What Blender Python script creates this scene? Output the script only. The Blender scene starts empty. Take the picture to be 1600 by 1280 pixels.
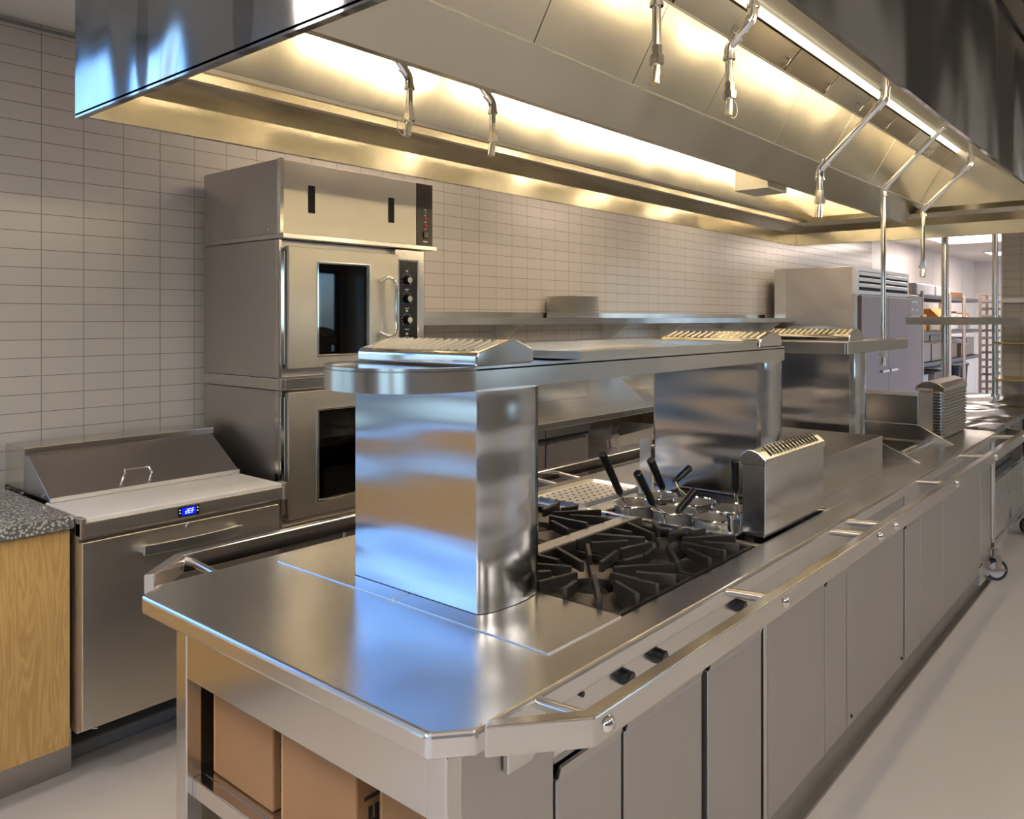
import bpy, bmesh, math, random
from mathutils import Vector, Matrix
random.seed(7)
PI = math.pi
scn = bpy.context.scene
COL = scn.collection
# ------------------------------------------------------------------ camera
cd = bpy.data.cameras.new('camera')
cam = bpy.data.objects.new('camera', cd); COL.objects.link(cam)
cd.sensor_width = 36; cd.lens = 1254/1600*36; cd.shift_y = -142/1600
cd.clip_start = .02; cd.clip_end = 100
cam.location = (0, 0, 1.6)
cam.rotation_euler = (PI/2, 0, math.atan2(1070, 1254)*1.0 - 0)
YAW = math.atan(1070/1254)
cam.rotation_euler = (PI/2, 0, YAW - PI/2)
scn.camera = cam
# ------------------------------------------------------------------ world, view
w = bpy.data.worlds.new('world'); scn.world = w; w.use_nodes = True
wn = w.node_tree.nodes; wl = w.node_tree.links
bg = wn['Background']
sky = wn.new('ShaderNodeTexSky'); sky.sky_type = 'NISHITA'; sky.sun_disc = False
sky.sun_elevation = math.radians(35); sky.sun_rotation = math.radians(60)
tint = wn.new('ShaderNodeMixRGB'); tint.blend_type = 'MULTIPLY'; tint.inputs[0].default_value = 1; tint.inputs[2].default_value = (.52, .71, .98, 1)
wl.new(sky.outputs[0], tint.inputs[1]); wl.new(tint.outputs[0], bg.inputs[0]); bg.inputs[1].default_value = 0.46
vs = scn.view_settings
vs.view_transform = 'Standard'; vs.look = 'None'; vs.gamma = 1; vs.exposure = 1.05; vs.use_curve_mapping = False
L_HOOD, L_ROOM, L_BACK = 22.0, 8.6, 6.5
L_WALL = 8.0

# ------------------------------------------------------------------ materials
def newmat(name):
    m = bpy.data.materials.new(name); m.use_nodes = True
    return m, m.node_tree.nodes, m.node_tree.links, m.node_tree.nodes['Principled BSDF']
def plain(name, c, rough=.5, metal=0, spec=.5, noise=None, coat=0):
    m, n, l, b = newmat(name)
    b.inputs['Base Color'].default_value = (*c, 1); b.inputs['Roughness'].default_value = rough
    b.inputs['Metallic'].default_value = metal; b.inputs['Specular IOR Level'].default_value = spec
    b.inputs['Coat Weight'].default_value = coat
    if noise:
        sc, amt = noise
        g = n.new('ShaderNodeNewGeometry'); t = n.new('ShaderNodeTexNoise'); t.inputs['Scale'].default_value = sc
        t.inputs['Detail'].default_value = 4
        l.new(g.outputs['Position'], t.inputs['Vector'])
        mr = n.new('ShaderNodeMapRange'); mr.inputs['To Min'].default_value = 1-amt; mr.inputs['To Max'].default_value = 1+amt
        l.new(t.outputs['Fac'], mr.inputs['Value'])
        mx = n.new('ShaderNodeVectorMath'); mx.operation = 'SCALE'; mx.inputs[0].default_value = c
        l.new(mr.outputs[0], mx.inputs['Scale']); l.new(mx.outputs[0], b.inputs['Base Color'])
    return m
def steel(name, c=(.60, .585, .56), rough=.21, wave=.06, wscale=2.2, grain=(3, 3, 160), gamt=.07, brush=.0, wv=(1, 1, 1)):
    """stainless sheet: fine brushed grain in roughness and a slow oil-canning in the normal"""
    m, n, l, b = newmat(name)
    b.inputs['Metallic'].default_value = 1
    g = n.new('ShaderNodeNewGeometry')
    mp = n.new('ShaderNodeVectorMath'); mp.operation = 'MULTIPLY'; mp.inputs[1].default_value = [q*.35 for q in grain]
    l.new(g.outputs['Position'], mp.inputs[0])
    t = n.new('ShaderNodeTexNoise'); t.inputs['Scale'].default_value = 1; t.inputs['Detail'].default_value = 3
    l.new(mp.outputs[0], t.inputs['Vector'])
    mr = n.new('ShaderNodeMapRange'); mr.inputs['From Min'].default_value = .3; mr.inputs['From Max'].default_value = .7
    mr.inputs['To Min'].default_value = max(.03, rough-gamt*.3); mr.inputs['To Max'].default_value = rough+gamt*.3
    l.new(t.outputs['Fac'], mr.inputs['Value']); l.new(mr.outputs[0], b.inputs['Roughness'])
    mc = n.new('ShaderNodeMapRange'); mc.inputs['From Min'].default_value = .3; mc.inputs['From Max'].default_value = .7
    mc.inputs['To Min'].default_value = .985; mc.inputs['To Max'].default_value = 1.012
    l.new(t.outputs['Fac'], mc.inputs['Value'])
    sc = n.new('ShaderNodeVectorMath'); sc.operation = 'SCALE'; sc.inputs[0].default_value = c
    b.inputs['Base Color'].default_value = (*c, 1)
    w1 = n.new('ShaderNodeVectorMath'); w1.operation = 'MULTIPLY'; w1.inputs[1].default_value = wv
    l.new(g.outputs['Position'], w1.inputs[0])
    t2 = n.new('ShaderNodeTexNoise'); t2.inputs['Scale'].default_value = wscale; t2.inputs['Detail'].default_value = 1
    l.new(w1.outputs[0], t2.inputs['Vector'])
    bp = n.new('ShaderNodeBump'); bp.inputs['Strength'].default_value = 1; bp.inputs['Distance'].default_value = wave
    l.new(t2.outputs['Fac'], bp.inputs['Height'])
    if brush:
        b2 = n.new('ShaderNodeBump'); b2.inputs['Strength'].default_value = brush; b2.inputs['Distance'].default_value = .002
        l.new(t.outputs['Fac'], b2.inputs['Height']); l.new(bp.outputs[0], b2.inputs['Normal']); l.new(b2.outputs[0], b.inputs['Normal'])
    else:
        l.new(bp.outputs[0], b.inputs['Normal'])
    return m
def emit(name, c, s):
    m = bpy.data.materials.new(name); m.use_nodes = True; n = m.node_tree.nodes; n.clear()
    e = n.new('ShaderNodeEmission'); o = n.new('ShaderNodeOutputMaterial')
    e.inputs[0].default_value = (*c, 1); e.inputs[1].default_value = s
    m.node_tree.links.new(e.outputs[0], o.inputs[0]); return m
def glass(name, tint=(.5, .55, .6), rough=.02, ior=1.5):
    m = bpy.data.materials.new(name); m.use_nodes = True; n = m.node_tree.nodes; l = m.node_tree.links; n.clear()
    o = n.new('ShaderNodeOutputMaterial'); mx = n.new('ShaderNodeMixShader'); f = n.new('ShaderNodeFresnel'); f.inputs[0].default_value = ior
    t = n.new('ShaderNodeBsdfTransparent'); t.inputs[0].default_value = (*tint, 1)
    g = n.new('ShaderNodeBsdfGlossy'); g.inputs['Roughness'].default_value = rough
    l.new(f.outputs[0], mx.inputs[0]); l.new(t.outputs[0], mx.inputs[1]); l.new(g.outputs[0], mx.inputs[2]); l.new(mx.outputs[0], o.inputs[0])
    return m
def tile(name, axis, c1, c2, grout, ox, oz, w=.1677, h=.0748, rough=.22):
    m, n, l, b = newmat(name)
    g = n.new('ShaderNodeNewGeometry'); sp = n.new('ShaderNodeSeparateXYZ'); cb = n.new('ShaderNodeCombineXYZ')
    l.new(g.outputs['Position'], sp.inputs[0])
    a1 = n.new('ShaderNodeMath'); a1.operation = 'ADD'; a1.inputs[1].default_value = -ox + 40*w
    a2 = n.new('ShaderNodeMath'); a2.operation = 'ADD'; a2.inputs[1].default_value = -oz + 40*h
    l.new(sp.outputs[axis], a1.inputs[0]); l.new(sp.outputs[2], a2.inputs[0])
    l.new(a1.outputs[0], cb.inputs[0]); l.new(a2.outputs[0], cb.inputs[1])
    t = n.new('ShaderNodeTexBrick'); t.offset = 0; t.squash = 1
    t.inputs['Scale'].default_value = 1; t.inputs['Brick Width'].default_value = w; t.inputs['Row Height'].default_value = h
    t.inputs['Mortar Size'].default_value = .0015; t.inputs['Mortar Smooth'].default_value = .1; t.inputs['Bias'].default_value = 0
    t.inputs['Color1'].default_value = (*c1, 1); t.inputs['Color2'].default_value = (*c2, 1); t.inputs['Mortar'].default_value = (*grout, 1)
    l.new(cb.outputs[0], t.inputs['Vector']); l.new(t.outputs['Color'], b.inputs['Base Color'])
    mr = n.new('ShaderNodeMapRange'); mr.inputs['To Min'].default_value = rough; mr.inputs['To Max'].default_value = .8
    l.new(t.outputs['Fac'], mr.inputs['Value']); l.new(mr.outputs[0], b.inputs['Roughness'])
    inv = n.new('ShaderNodeMath'); inv.operation = 'SUBTRACT'; inv.inputs[0].default_value = 1; l.new(t.outputs['Fac'], inv.inputs[1])
    bp = n.new('ShaderNodeBump'); bp.inputs['Distance'].default_value = .001; bp.inputs['Strength'].default_value = .6
    l.new(inv.outputs[0], bp.inputs['Height']); l.new(bp.outputs[0], b.inputs['Normal'])
    return m
M = {}
M['steel'] = steel('brushed_steel', c=(.64, .62, .59), wave=.012, grain=(1, 1, 9))
M['steel_top'] = steel('worktop_steel', c=(.70, .68, .64), rough=.25, wave=.010, wscale=2.5, grain=(1.5, 14, 1.5), gamt=.06, brush=0)
M['steel_h'] = steel('rail_steel', c=(.64, .61, .57), rough=.19, wave=.008, grain=(4, 160, 160), gamt=.06)
M['steel_door'] = steel('satin_door_steel', c=(.50, .475, .445), rough=.42, wave=.006, grain=(160, 160, 4), gamt=.05)
M['steel_fridge'] = steel('fridge_steel', c=(.52, .49, .465), rough=.36, wave=.03, wscale=2, grain=(160, 160, 4), gamt=.05)
M['fridge_door'] = plain('satin_fridge_door', (.33, .25, .235), .5, .6)
M['oven_steel'] = steel('oven_door_steel', c=(.62, .58, .51), rough=.40, wave=.01)
M['mirror'] = steel('column_steel', c=(.58, .58, .585), rough=.17, wave=.03, wscale=1.6, grain=(3, 3, 200), gamt=.04, wv=(.4, .5, 3.2))
M['hood_in'] = steel('hood_steel', c=(.60, .56, .47), rough=.24, wave=.02, wscale=2.0, grain=(200, 4, 4), gamt=.04)
M['hood_out'] = steel('hood_outer_steel', c=(.42, .42, .425), rough=.2, wave=.16, wscale=2.0, grain=(3, 3, 200), gamt=.03, wv=(.8, 1.5, .6))
M['hood_dark'] = steel('filter_steel', c=(.36, .31, .24), rough=.33, wave=.02, grain=(60, 60, 4))
M['chrome'] = plain('chrome', (.82, .8, .76), .08, 1)
M['alu'] = plain('aluminium', (.66, .64, .61), .33, 1)
M['white_metal'] = plain('light_enamel', (.8, .78, .73), .3, .6)
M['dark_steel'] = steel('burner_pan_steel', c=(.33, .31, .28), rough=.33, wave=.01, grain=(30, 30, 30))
M['pan_steel'] = steel('drip_pan_steel', c=(.26, .235, .20), rough=.3, wave=.004, grain=(30, 30, 30))
M['iron'] = plain('cast_iron', (.045, .039, .034), .3, .45, .5, noise=(60, .3))
M['black'] = plain('black_plastic', (.012, .012, .013), .22)
M['black_matt'] = plain('black_matt', (.006, .006, .006), .7)
M['cavity'] = plain('oven_enamel', (.03, .04, .06), .25)
M['rack_wire'] = plain('rack_wire', (.7, .68, .62), .3, .5)
M['basket'] = plain('satin_basket', (.60, .56, .49), .32, .6)
M['rubber'] = plain('rubber', (.03, .03, .03), .6)
M['cardboard'] = plain('cardboard', (.31, .155, .06), .8, noise=(5, .12))
M['cardboard_edge'] = plain('cardboard_edge', (.5, .3, .14), .85)
M['ink'] = plain('dark_print', (.03, .02, .015), .6)
M['board'] = plain('cutting_board', (.78, .75, .71), .45)
M['white'] = plain('white_panel', (.82, .76, .73), .28)
M['ceil'] = plain('ceiling_board', (.66, .64, .61), .85)
M['paint'] = plain('room_paint', (.24, .21, .18), .8)
M['floor'] = plain('resin_floor', (.56, .52, .485), .34, noise=(1.2, .05))
M['curb'] = plain('grey_curb', (.20, .20, .185), .6, noise=(8, .1))
M['grille'] = plain('dark_grille', (.05, .045, .04), .5, .5)
M['bag'] = plain('clear_plastic', (.75, .73, .7), .15); M['bag'].node_tree.nodes['Principled BSDF'].inputs['Alpha'].default_value = .55
M['tub'] = plain('grey_tub', (.55, .55, .56), .35)
M['binblue'] = plain('pale_bin', (.42, .40, .47), .4)
M['brass'] = plain('gold_tray', (.55, .42, .16), .35, .8)
M['cloth'] = plain('white_bag', (.85, .8, .8), .6)
M['orange'] = plain('bright_cardboard', (.72, .33, .08), .8)
M['glass'] = glass('oven_glass', (.72, .75, .8), ior=1.7)
M['pane'] = glass('window_pane', (.92, .95, 1), 0.0, 1.2)
M['led_white'] = emit('display_digits', (.75, .85, 1), .8)
M['led_blue'] = emit('display_blue', (.005, .02, .9), .6)
M['lamp_red'] = plain('red_lamp', (.6, .03, .01), .3)
M['lamp_green'] = plain('green_lamp', (.02, .25, .1), .3)
M['mark'] = plain('white_mark', (.75, .72, .68), .5)
M['hood_lamp'] = emit('hood_lamp', (1, .80, .50), L_HOOD)
M['hood_lamp_b'] = emit('hood_lamp_wall_side', (1, .80, .50), 40)
M['hood_trim_glow'] = emit('glowing_hood_trim', (1, .86, .62), .9)  # glow given to the hood trim to brighten the front slope
M['lit_slope_steel'] = plain('lit_hood_steel', (.78, .74, .64), .34, .75)  # hood steel lightened: lamp light on the front slope put into its colour
M['added_wall_lamp'] = emit('added_wall_side_lamp', (1, .80, .60), L_WALL)
M['added_room_lamp'] = emit('added_room_lamp', (1, .945, .89), L_ROOM)
M['back_lamp'] = emit('back_room_lamp', (1, .84, .74), L_BACK)
M['tile_b'] = tile('wall_tile', 0, (.50, .47, .43), (.485, .455, .42), (.20, .17, .135), 1.270, 1.5870)
M['tile_w'] = tile('wing_tile', 1, (.50, .46, .39), (.485, .45, .385), (.22, .19, .15), 1.05, 1.5870)
def wood():
    m, n, l, b = newmat('oak_veneer')
    g = n.new('ShaderNodeNewGeometry'); mp = n.new('ShaderNodeVectorMath'); mp.operation = 'MULTIPLY'; mp.inputs[1].default_value = (16, 16, 1.3)
    l.new(g.outputs['Position'], mp.inputs[0])
    t = n.new('ShaderNodeTexNoise'); t.inputs['Scale'].default_value = 1.3; t.inputs['Detail'].default_value = 3; t.inputs['Distortion'].default_value = .8
    l.new(mp.outputs[0], t.inputs['Vector'])
    s = n.new('ShaderNodeMath'); s.operation = 'MULTIPLY'; s.inputs[1].default_value = 60; l.new(t.outputs['Fac'], s.inputs[0])
    si = n.new('ShaderNodeMath'); si.operation = 'SINE'; l.new(s.outputs[0], si.inputs[0])
    r = n.new('ShaderNodeValToRGB'); r.color_ramp.elements[0].position = .0; r.color_ramp.elements[1].position = .9
    r.color_ramp.elements[0].color = (.46, .27, .09, 1); r.color_ramp.elements[1].color = (.56, .35, .125, 1)
    mr = n.new('ShaderNodeMapRange'); mr.inputs['From Min'].default_value = -1; l.new(si.outputs[0], mr.inputs['Value'])
    l.new(mr.outputs[0], r.inputs['Fac']); l.new(r.outputs[0], b.inputs['Base Color']); b.inputs['Roughness'].default_value = .42
    return m
M['wood'] = wood()
def terrazzo():
    m, n, l, b = newmat('terrazzo')
    g = n.new('ShaderNodeNewGeometry'); t = n.new('ShaderNodeTexVoronoi'); t.inputs['Scale'].default_value = 95
    l.new(g.outputs['Position'], t.inputs['Vector'])
    r = n.new('ShaderNodeValToRGB'); e = r.color_ramp.elements
    e[0].position = .34; e[0].color = (.50, .47, .43, 1); e[1].position = .5; e[1].color = (.13, .13, .12, 1)
    l.new(t.outputs['Distance'], r.inputs['Fac'])
    mx = n.new('ShaderNodeMixRGB'); mx.blend_type = 'MULTIPLY'; mx.inputs[0].default_value = .0
    l.new(r.outputs[0], mx.inputs[1]); l.new(t.outputs['Color'], mx.inputs[2]); l.new(mx.outputs[0], b.inputs['Base Color'])
    b.inputs['Roughness'].default_value = .15
    return m
M['terrazzo'] = terrazzo()

# ------------------------------------------------------------------ mesh helpers
class B:
    def __init__(s): s.bm = bmesh.new()
    def box(s, x0, x1, y0, y1, z0, z1):
        v = [s.bm.verts.new((x, y, z)) for x in (x0, x1) for y in (y0, y1) for z in (z0, z1)]
        for f in ((0, 1, 3, 2), (4, 6, 7, 5), (0, 4, 5, 1), (2, 3, 7, 6), (0, 2, 6, 4), (1, 5, 7, 3)):
            s.bm.faces.new([v[i] for i in f])
        return s
    def obox(s, c, size, rot):           # rotated box
        m = Matrix.Translation(c) @ rot.to_4x4()
        hx, hy, hz = [q/2 for q in size]
        v = [s.bm.verts.new(m @ Vector((x, y, z))) for x in (-hx, hx) for y in (-hy, hy) for z in (-hz, hz)]
        for f in ((0, 1, 3, 2), (4, 6, 7, 5), (0, 4, 5, 1), (2, 3, 7, 6), (0, 2, 6, 4), (1, 5, 7, 3)):
            s.bm.faces.new([v[i] for i in f])
        return s
    def prism(s, pts, axis, a, b):       # closed 2D outline extruded along axis
        def P(p, t):
            return {0: (t, p[0], p[1]), 1: (p[0], t, p[1]), 2: (p[0], p[1], t)}[axis]
        A = [s.bm.verts.new(P(p, a)) for p in pts]; Z = [s.bm.verts.new(P(p, b)) for p in pts]
        n = len(pts)
        s.bm.faces.new(A); s.bm.faces.new(Z[::-1])
        for i in range(n): s.bm.faces.new((A[i], A[(i+1) % n], Z[(i+1) % n], Z[i]))
        return s
    def sheet(s, pts, axis, a, b, t):    # open polyline with thickness t, extruded
        n = len(pts); off = []
        for i in range(n):
            d = Vector((0, 0))
            if i > 0: d += (Vector(pts[i])-Vector(pts[i-1])).normalized()
            if i < n-1: d += (Vector(pts[i+1])-Vector(pts[i])).normalized()
            d.normalize(); off.append((pts[i][0]-d.y*t, pts[i][1]+d.x*t))
        for i in range(n-1):
            s.prism([pts[i], pts[i+1], off[i+1], off[i]], axis, a, b)
        return s
    def tube(s, p0, p1, r, r1=None, seg=16, cap=True):
        p0, p1 = Vector(p0), Vector(p1); r1 = r if r1 is None else r1
        d = (p1-p0).normalized(); u = d.orthogonal().normalized(); v = d.cross(u)
        A, Z = [], []
        for i in range(seg):
            a = 2*PI*i/seg; o = u*math.cos(a)+v*math.sin(a)
            A.append(s.bm.verts.new(p0+o*r)); Z.append(s.bm.verts.new(p1+o*r1))
        for i in range(seg): s.bm.faces.new((A[i], A[(i+1) % seg], Z[(i+1) % seg], Z[i]))
        if cap: s.bm.faces.new(A[::-1]); s.bm.faces.new(Z)
        return s
    def path(s, pts, r, seg=12):
        pts = [Vector(p) for p in pts]; n = len(pts); rings = []
        u = None
        for i in range(n):
            d = Vector((0, 0, 0))
            if i > 0: d += (pts[i]-pts[i-1]).normalized()
            if i < n-1: d += (pts[i+1]-pts[i]).normalized()
            d.normalize()
            u = d.orthogonal().normalized() if u is None else (u-d*u.dot(d)).normalized()
            v = d.cross(u)
            rings.append([s.bm.verts.new(pts[i]+(u*math.cos(2*PI*k/seg)+v*math.sin(2*PI*k/seg))*r) for k in range(seg)])
        for i in range(n-1):
            for k in range(seg): s.bm.faces.new((rings[i][k], rings[i][(k+1) % seg], rings[i+1][(k+1) % seg], rings[i+1][k]))
        s.bm.faces.new(rings[0][::-1]); s.bm.faces.new(rings[-1])
        return s
    def lathe(s, prof, c=(0, 0, 0), seg=32):   # prof list of (r,z)
        rings = []
        for r, z in prof:
            rings.append([s.bm.verts.new((c[0]+r*math.cos(2*PI*k/seg), c[1]+r*math.sin(2*PI*k/seg), c[2]+z)) for k in range(seg)])
        for i in range(len(prof)-1):
            for k in range(seg): s.bm.faces.new((rings[i][k], rings[i][(k+1) % seg], rings[i+1][(k+1) % seg], rings[i+1][k]))
        return s
    def frame(s, x0, x1, z0, z1, y0, y1, hx0, hx1, hz0, hz1):   # slab in XZ with a rectangular hole
        O = [(x0, z0), (x1, z0), (x1, z1), (x0, z1)]; I = [(hx0, hz0), (hx1, hz0), (hx1, hz1), (hx0, hz1)]
        V = {(k, i, y): s.bm.verts.new((p[0], y, p[1])) for k, L in (('o', O), ('i', I)) for i, p in enumerate(L) for y in (y0, y1)}
        for i in range(4):
            j = (i+1) % 4
            for y in (y0, y1): s.bm.faces.new((V['o', i, y], V['o', j, y], V['i', j, y], V['i', i, y]))
            for k in 'oi': s.bm.faces.new((V[k, i, y0], V[k, j, y0], V[k, j, y1], V[k, i, y1]))
        return s
    def frame_old(s, x0, x1, z0, z1, y0, y1, hx0, hx1, hz0, hz1):
        s.box(x0, hx0, y0, y1, z0, z1); s.box(hx1, x1, y0, y1, z0, z1)
        s.box(hx0, hx1, y0, y1, z0, hz0); s.box(hx0, hx1, y0, y1, hz1, z1); return s
    def slab(s, xs, ys, z0, z1, hole, tri=None):
        """plate on a grid; hole(i,j) true = left open; shared vertices so edges stay clean"""
        T = {}; 
        def V(i, j, z):
            k = (i, j, z)
            if k not in T: T[k] = s.bm.verts.new((xs[i], ys[j], z))
            return T[k]
        nx, ny = len(xs)-1, len(ys)-1
        solid = lambda i, j: 0 <= i < nx and 0 <= j < ny and not hole(i, j)
        tri = tri or {}
        for i in range(nx):
            for j in range(ny):
                if not solid(i, j): continue
                loop = [(i, j), (i+1, j), (i+1, j+1), (i, j+1)]
                cut = tri.get((i, j))
                if cut: loop = [p for p in loop if p != cut]
                s.bm.faces.new([V(*p, z1) for p in loop]); s.bm.faces.new([V(*p, z0) for p in loop][::-1])
                m = len(loop)
                for k in range(m):
                    a, b = loop[k], loop[(k+1) % m]
                    if a[0] != b[0] and a[1] != b[1]: out = True
                    elif a[1] == b[1]: out = not solid(i, j-1) if a[1] == j else not solid(i, j+1)
                    else: out = not solid(i-1, j) if a[0] == i else not solid(i+1, j)
                    if out: s.bm.faces.new((V(*b, z1), V(*a, z1), V(*a, z0), V(*b, z0)))
        return s
def obj(name, b, mat, parent=None, loc=None, bevel=0, smooth=False, seg=2):
    bm = b.bm; bmesh.ops.recalc_face_normals(bm, faces=bm.faces)
    off = Vector(parent_origin(parent)) if parent else (Vector(loc) if loc else base_of(bm))
    bmesh.ops.translate(bm, verts=bm.verts, vec=-off)
    me = bpy.data.meshes.new(name); bm.to_mesh(me); bm.free()
    me.materials.append(M[mat] if isinstance(mat, str) else mat)
    if smooth:
        for p in me.polygons: p.use_smooth = True
    o = bpy.data.objects.new(name, me); COL.objects.link(o)
    if parent: o.parent = parent
    else: o.location = off
    if bevel:
        md = o.modifiers.new('bevel', 'BEVEL'); md.width = bevel; md.segments = seg; md.limit_method = 'ANGLE'; md.angle_limit = .6
        md.harden_normals = False
    if smooth and not bevel:
        md = o.modifiers.new('edges', 'EDGE_SPLIT'); md.split_angle = math.radians(32)
    return o
def base_of(bm):
    xs = [v.co.x for v in bm.verts]; ys = [v.co.y for v in bm.verts]; zs = [v.co.z for v in bm.verts]
    return Vector(((min(xs)+max(xs))/2, (min(ys)+max(ys))/2, min(zs)))
def parent_origin(p):
    v = Vector((0, 0, 0))
    while p: v += p.location; p = p.parent
    return v
def thing(name, label, cat, loc, group=None):
    o = bpy.data.objects.new(name, None); COL.objects.link(o); o.location = loc; o.empty_display_size = .1
    o['label'] = label; o['category'] = cat
    if group: o['group'] = group
    return o
def tag(o, label, cat, group=None, kind=None):
    o['label'] = label; o['category'] = cat
    if group: o['group'] = group
    if kind: o['kind'] = kind
    return o
def struct(name, b, mat, bevel=0, parent=None):
    o = obj(name, b, mat, parent, bevel=bevel)
    if not parent: o['kind'] = 'structure'
    return o
def dup(o, loc=None, parent=None, label=None, group=None, rotz=None):
    c = o.copy(); COL.objects.link(c)
    if parent: c.parent = parent
    if loc is not None: c.location = loc
    if rotz is not None: c.rotation_euler = (0, 0, rotz)
    if label: c['label'] = label
    if group: c['group'] = group
    for ch in list(o.children): dup(ch, parent=c)
    return c

ZC = 2.826; YW = 3.66
# ================================================================== SETTING
struct('floor', B().box(-6.2, 20, -5.2, YW+.15, -.1, 0), 'floor')
struct('ceiling', B().box(-6.2, 20, -5.2, YW+.15, ZC, ZC+.1), 'ceil')
struct('wall_back', B().box(-6.2, -3.2, YW, YW+.15, 0, ZC).box(.75, 12.5, YW, YW+.15, 0, ZC).box(-3.2, .75, YW, YW+.15, 0, .95).box(-3.2, .75, YW, YW+.15, 2.72, ZC), 'tile_b')
def added_window(n, x0, x1, y, z0, z1, mull):  # unseen windows, added to give the steel blue daylight to reflect
    f = B(); f.frame(x0, x1, z0, z1, y-.04, y+.04, x0+.05, x1-.05, z0+.05, z1-.05)
    for m_ in mull: f.box(m_-.02, m_+.02, y-.035, y+.035, z0+.05, z1-.05)
    wo = struct('window_%d' % n, f, 'black_matt'); obj('window_pane', B().box(x0+.05, x1-.05, y-.002, y+.002, z0+.05, z1-.05), 'pane', wo)
added_window(4, -3.2, .75, YW+.07, .95, 2.72, (-1.9, -.55))
added_window(5, 6.9, 8.4, -5.12, 1.0, 2.4, (7.7,))
wb = B()
x = 12.5
while x < 19.85:
    wb.box(x, min(x+1.19, 19.9), YW, YW+.15, 0, ZC); x += 1.2
struct('wall_storeroom', wb, 'white')
struct('wall_far', B().box(19.85, 20, -5.2, YW, 0, ZC), 'white')
struct('wall_wing', B().box(8.55, 8.75, -5.2, 1.36, 0, ZC), 'tile_w')
struct('trim_1', B().box(8.545, 8.755, 1.36, 1.372, 0, ZC), 'white_metal')
struct('trim_2', B().box(-6.0, 8.5, YW-.012, YW, ZC-.028, ZC-.018), 'curb')
struct('wall_front', B().box(-6.2, 6.9, -5.2, -5.05, 0, ZC).box(8.4, 8.55, -5.2, -5.05, 0, ZC).box(6.9, 8.4, -5.2, -5.05, 0, 1.0).box(6.9, 8.4, -5.2, -5.05, 2.4, ZC), 'paint')
# wall on the daylight side, unseen, its windows added as daylight for the steel
wl_ = B(); wins = [(-3.9, -1.7), (-.9, .9)]
z0w, z1w = .55, 2.45
ys = [-5.2] + [q for p in wins for q in p] + [YW]
for i in range(0, len(ys), 2): wl_.box(-6.2, -6.0, ys[i], ys[i+1], 0, ZC)
for a, b_ in wins: wl_.box(-6.2, -6.0, a, b_, 0, z0w); wl_.box(-6.2, -6.0, a, b_, z1w, ZC)
struct('wall_left', wl_, 'paint')
for i, (a, b_) in enumerate(wins):
    f = B(); f.box(-6.14, -6.06, a, a+.05, z0w, z1w); f.box(-6.14, -6.06, b_-.05, b_, z0w, z1w)
    f.box(-6.14, -6.06, a+.05, b_-.05, z0w, z0w+.05); f.box(-6.14, -6.06, a+.05, b_-.05, z1w-.05, z1w)
    f.box(-6.13, -6.07, (a+b_)/2-.02, (a+b_)/2+.02, z0w+.05, z1w-.05)
    wo = struct('window_%d' % (i+1), f, 'black_matt')
    obj('window_pane', B().box(-6.102, -6.098, a+.05, b_-.05, z0w+.05, z1w-.05), 'pane', wo)
# ceiling supply plenum in front of the hood
pl = struct('trim_3', B().box(1.0, 8.5, .10, .16, ZC-.03, ZC).box(1.0, 8.5, .50, .556, ZC-.03, ZC), 'hood_dark')
for i in range(6): pass
struct('trim_4', B().box(1.0, 8.5, .16, .50, ZC-.012, ZC), 'grille')
struct('baseboard_back', B().box(1.0, 8.5, 3.10, YW, 0, .052), 'curb', .01)

# lamps added out of view over the aisle and wall, and the storeroom's own
def troffer(x0, x1, y0, y1, mat, label, group, place):
    t = thing('ceiling_light', label, 'ceiling light', ((x0+x1)/2, (y0+y1)/2, ZC-.03), group)
    f = B(); f.slab([x0, x0+.03, x1-.03, x1], [y0, y0+.03, y1-.03, y1], ZC-.03, ZC-.002, lambda i, j: i == 1 and j == 1)
    obj('frame', f, 'white_metal', t); obj('diffuser', B().box(x0+.03, x1-.03, y0+.03, y1-.03, ZC-.022, ZC-.004), mat, t)
for i, (x0, y0) in enumerate([(-3.6, -2.4), (-3.6, .4), (-1.0, -2.4), (-.9, .3), (-1.25, 1.5), (1.6, -2.6), (4.6, -2.6), (7.0, -2.6)]):
    troffer(x0, x0+1.2, y0, y0+.6, 'added_room_lamp', 'added unseen square white ceiling light over the aisle', 'added ceiling lights over the aisle', i)  # unseen lights added to fill the aisle and show up in the steel
for i, x0 in enumerate((2.3, 4.2, 6.1, 8.0)):
    troffer(x0, x0+1.2, 2.85, 3.15, 'added_wall_lamp', 'added unseen warm ceiling light between the hood and the tiled wall', 'added ceiling lights along the tiled wall', i)  # hidden lights added to warm the tiled wall and ovens
troffer(13.1, 14.4, .9, 3.1, 'back_lamp', 'long bright ceiling light nearest the opening to the storeroom', None, 0)
troffer(16.6, 17.6, .9, 2.95, 'back_lamp', 'bright ceiling light farther back in the storeroom', None, 0)

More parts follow.
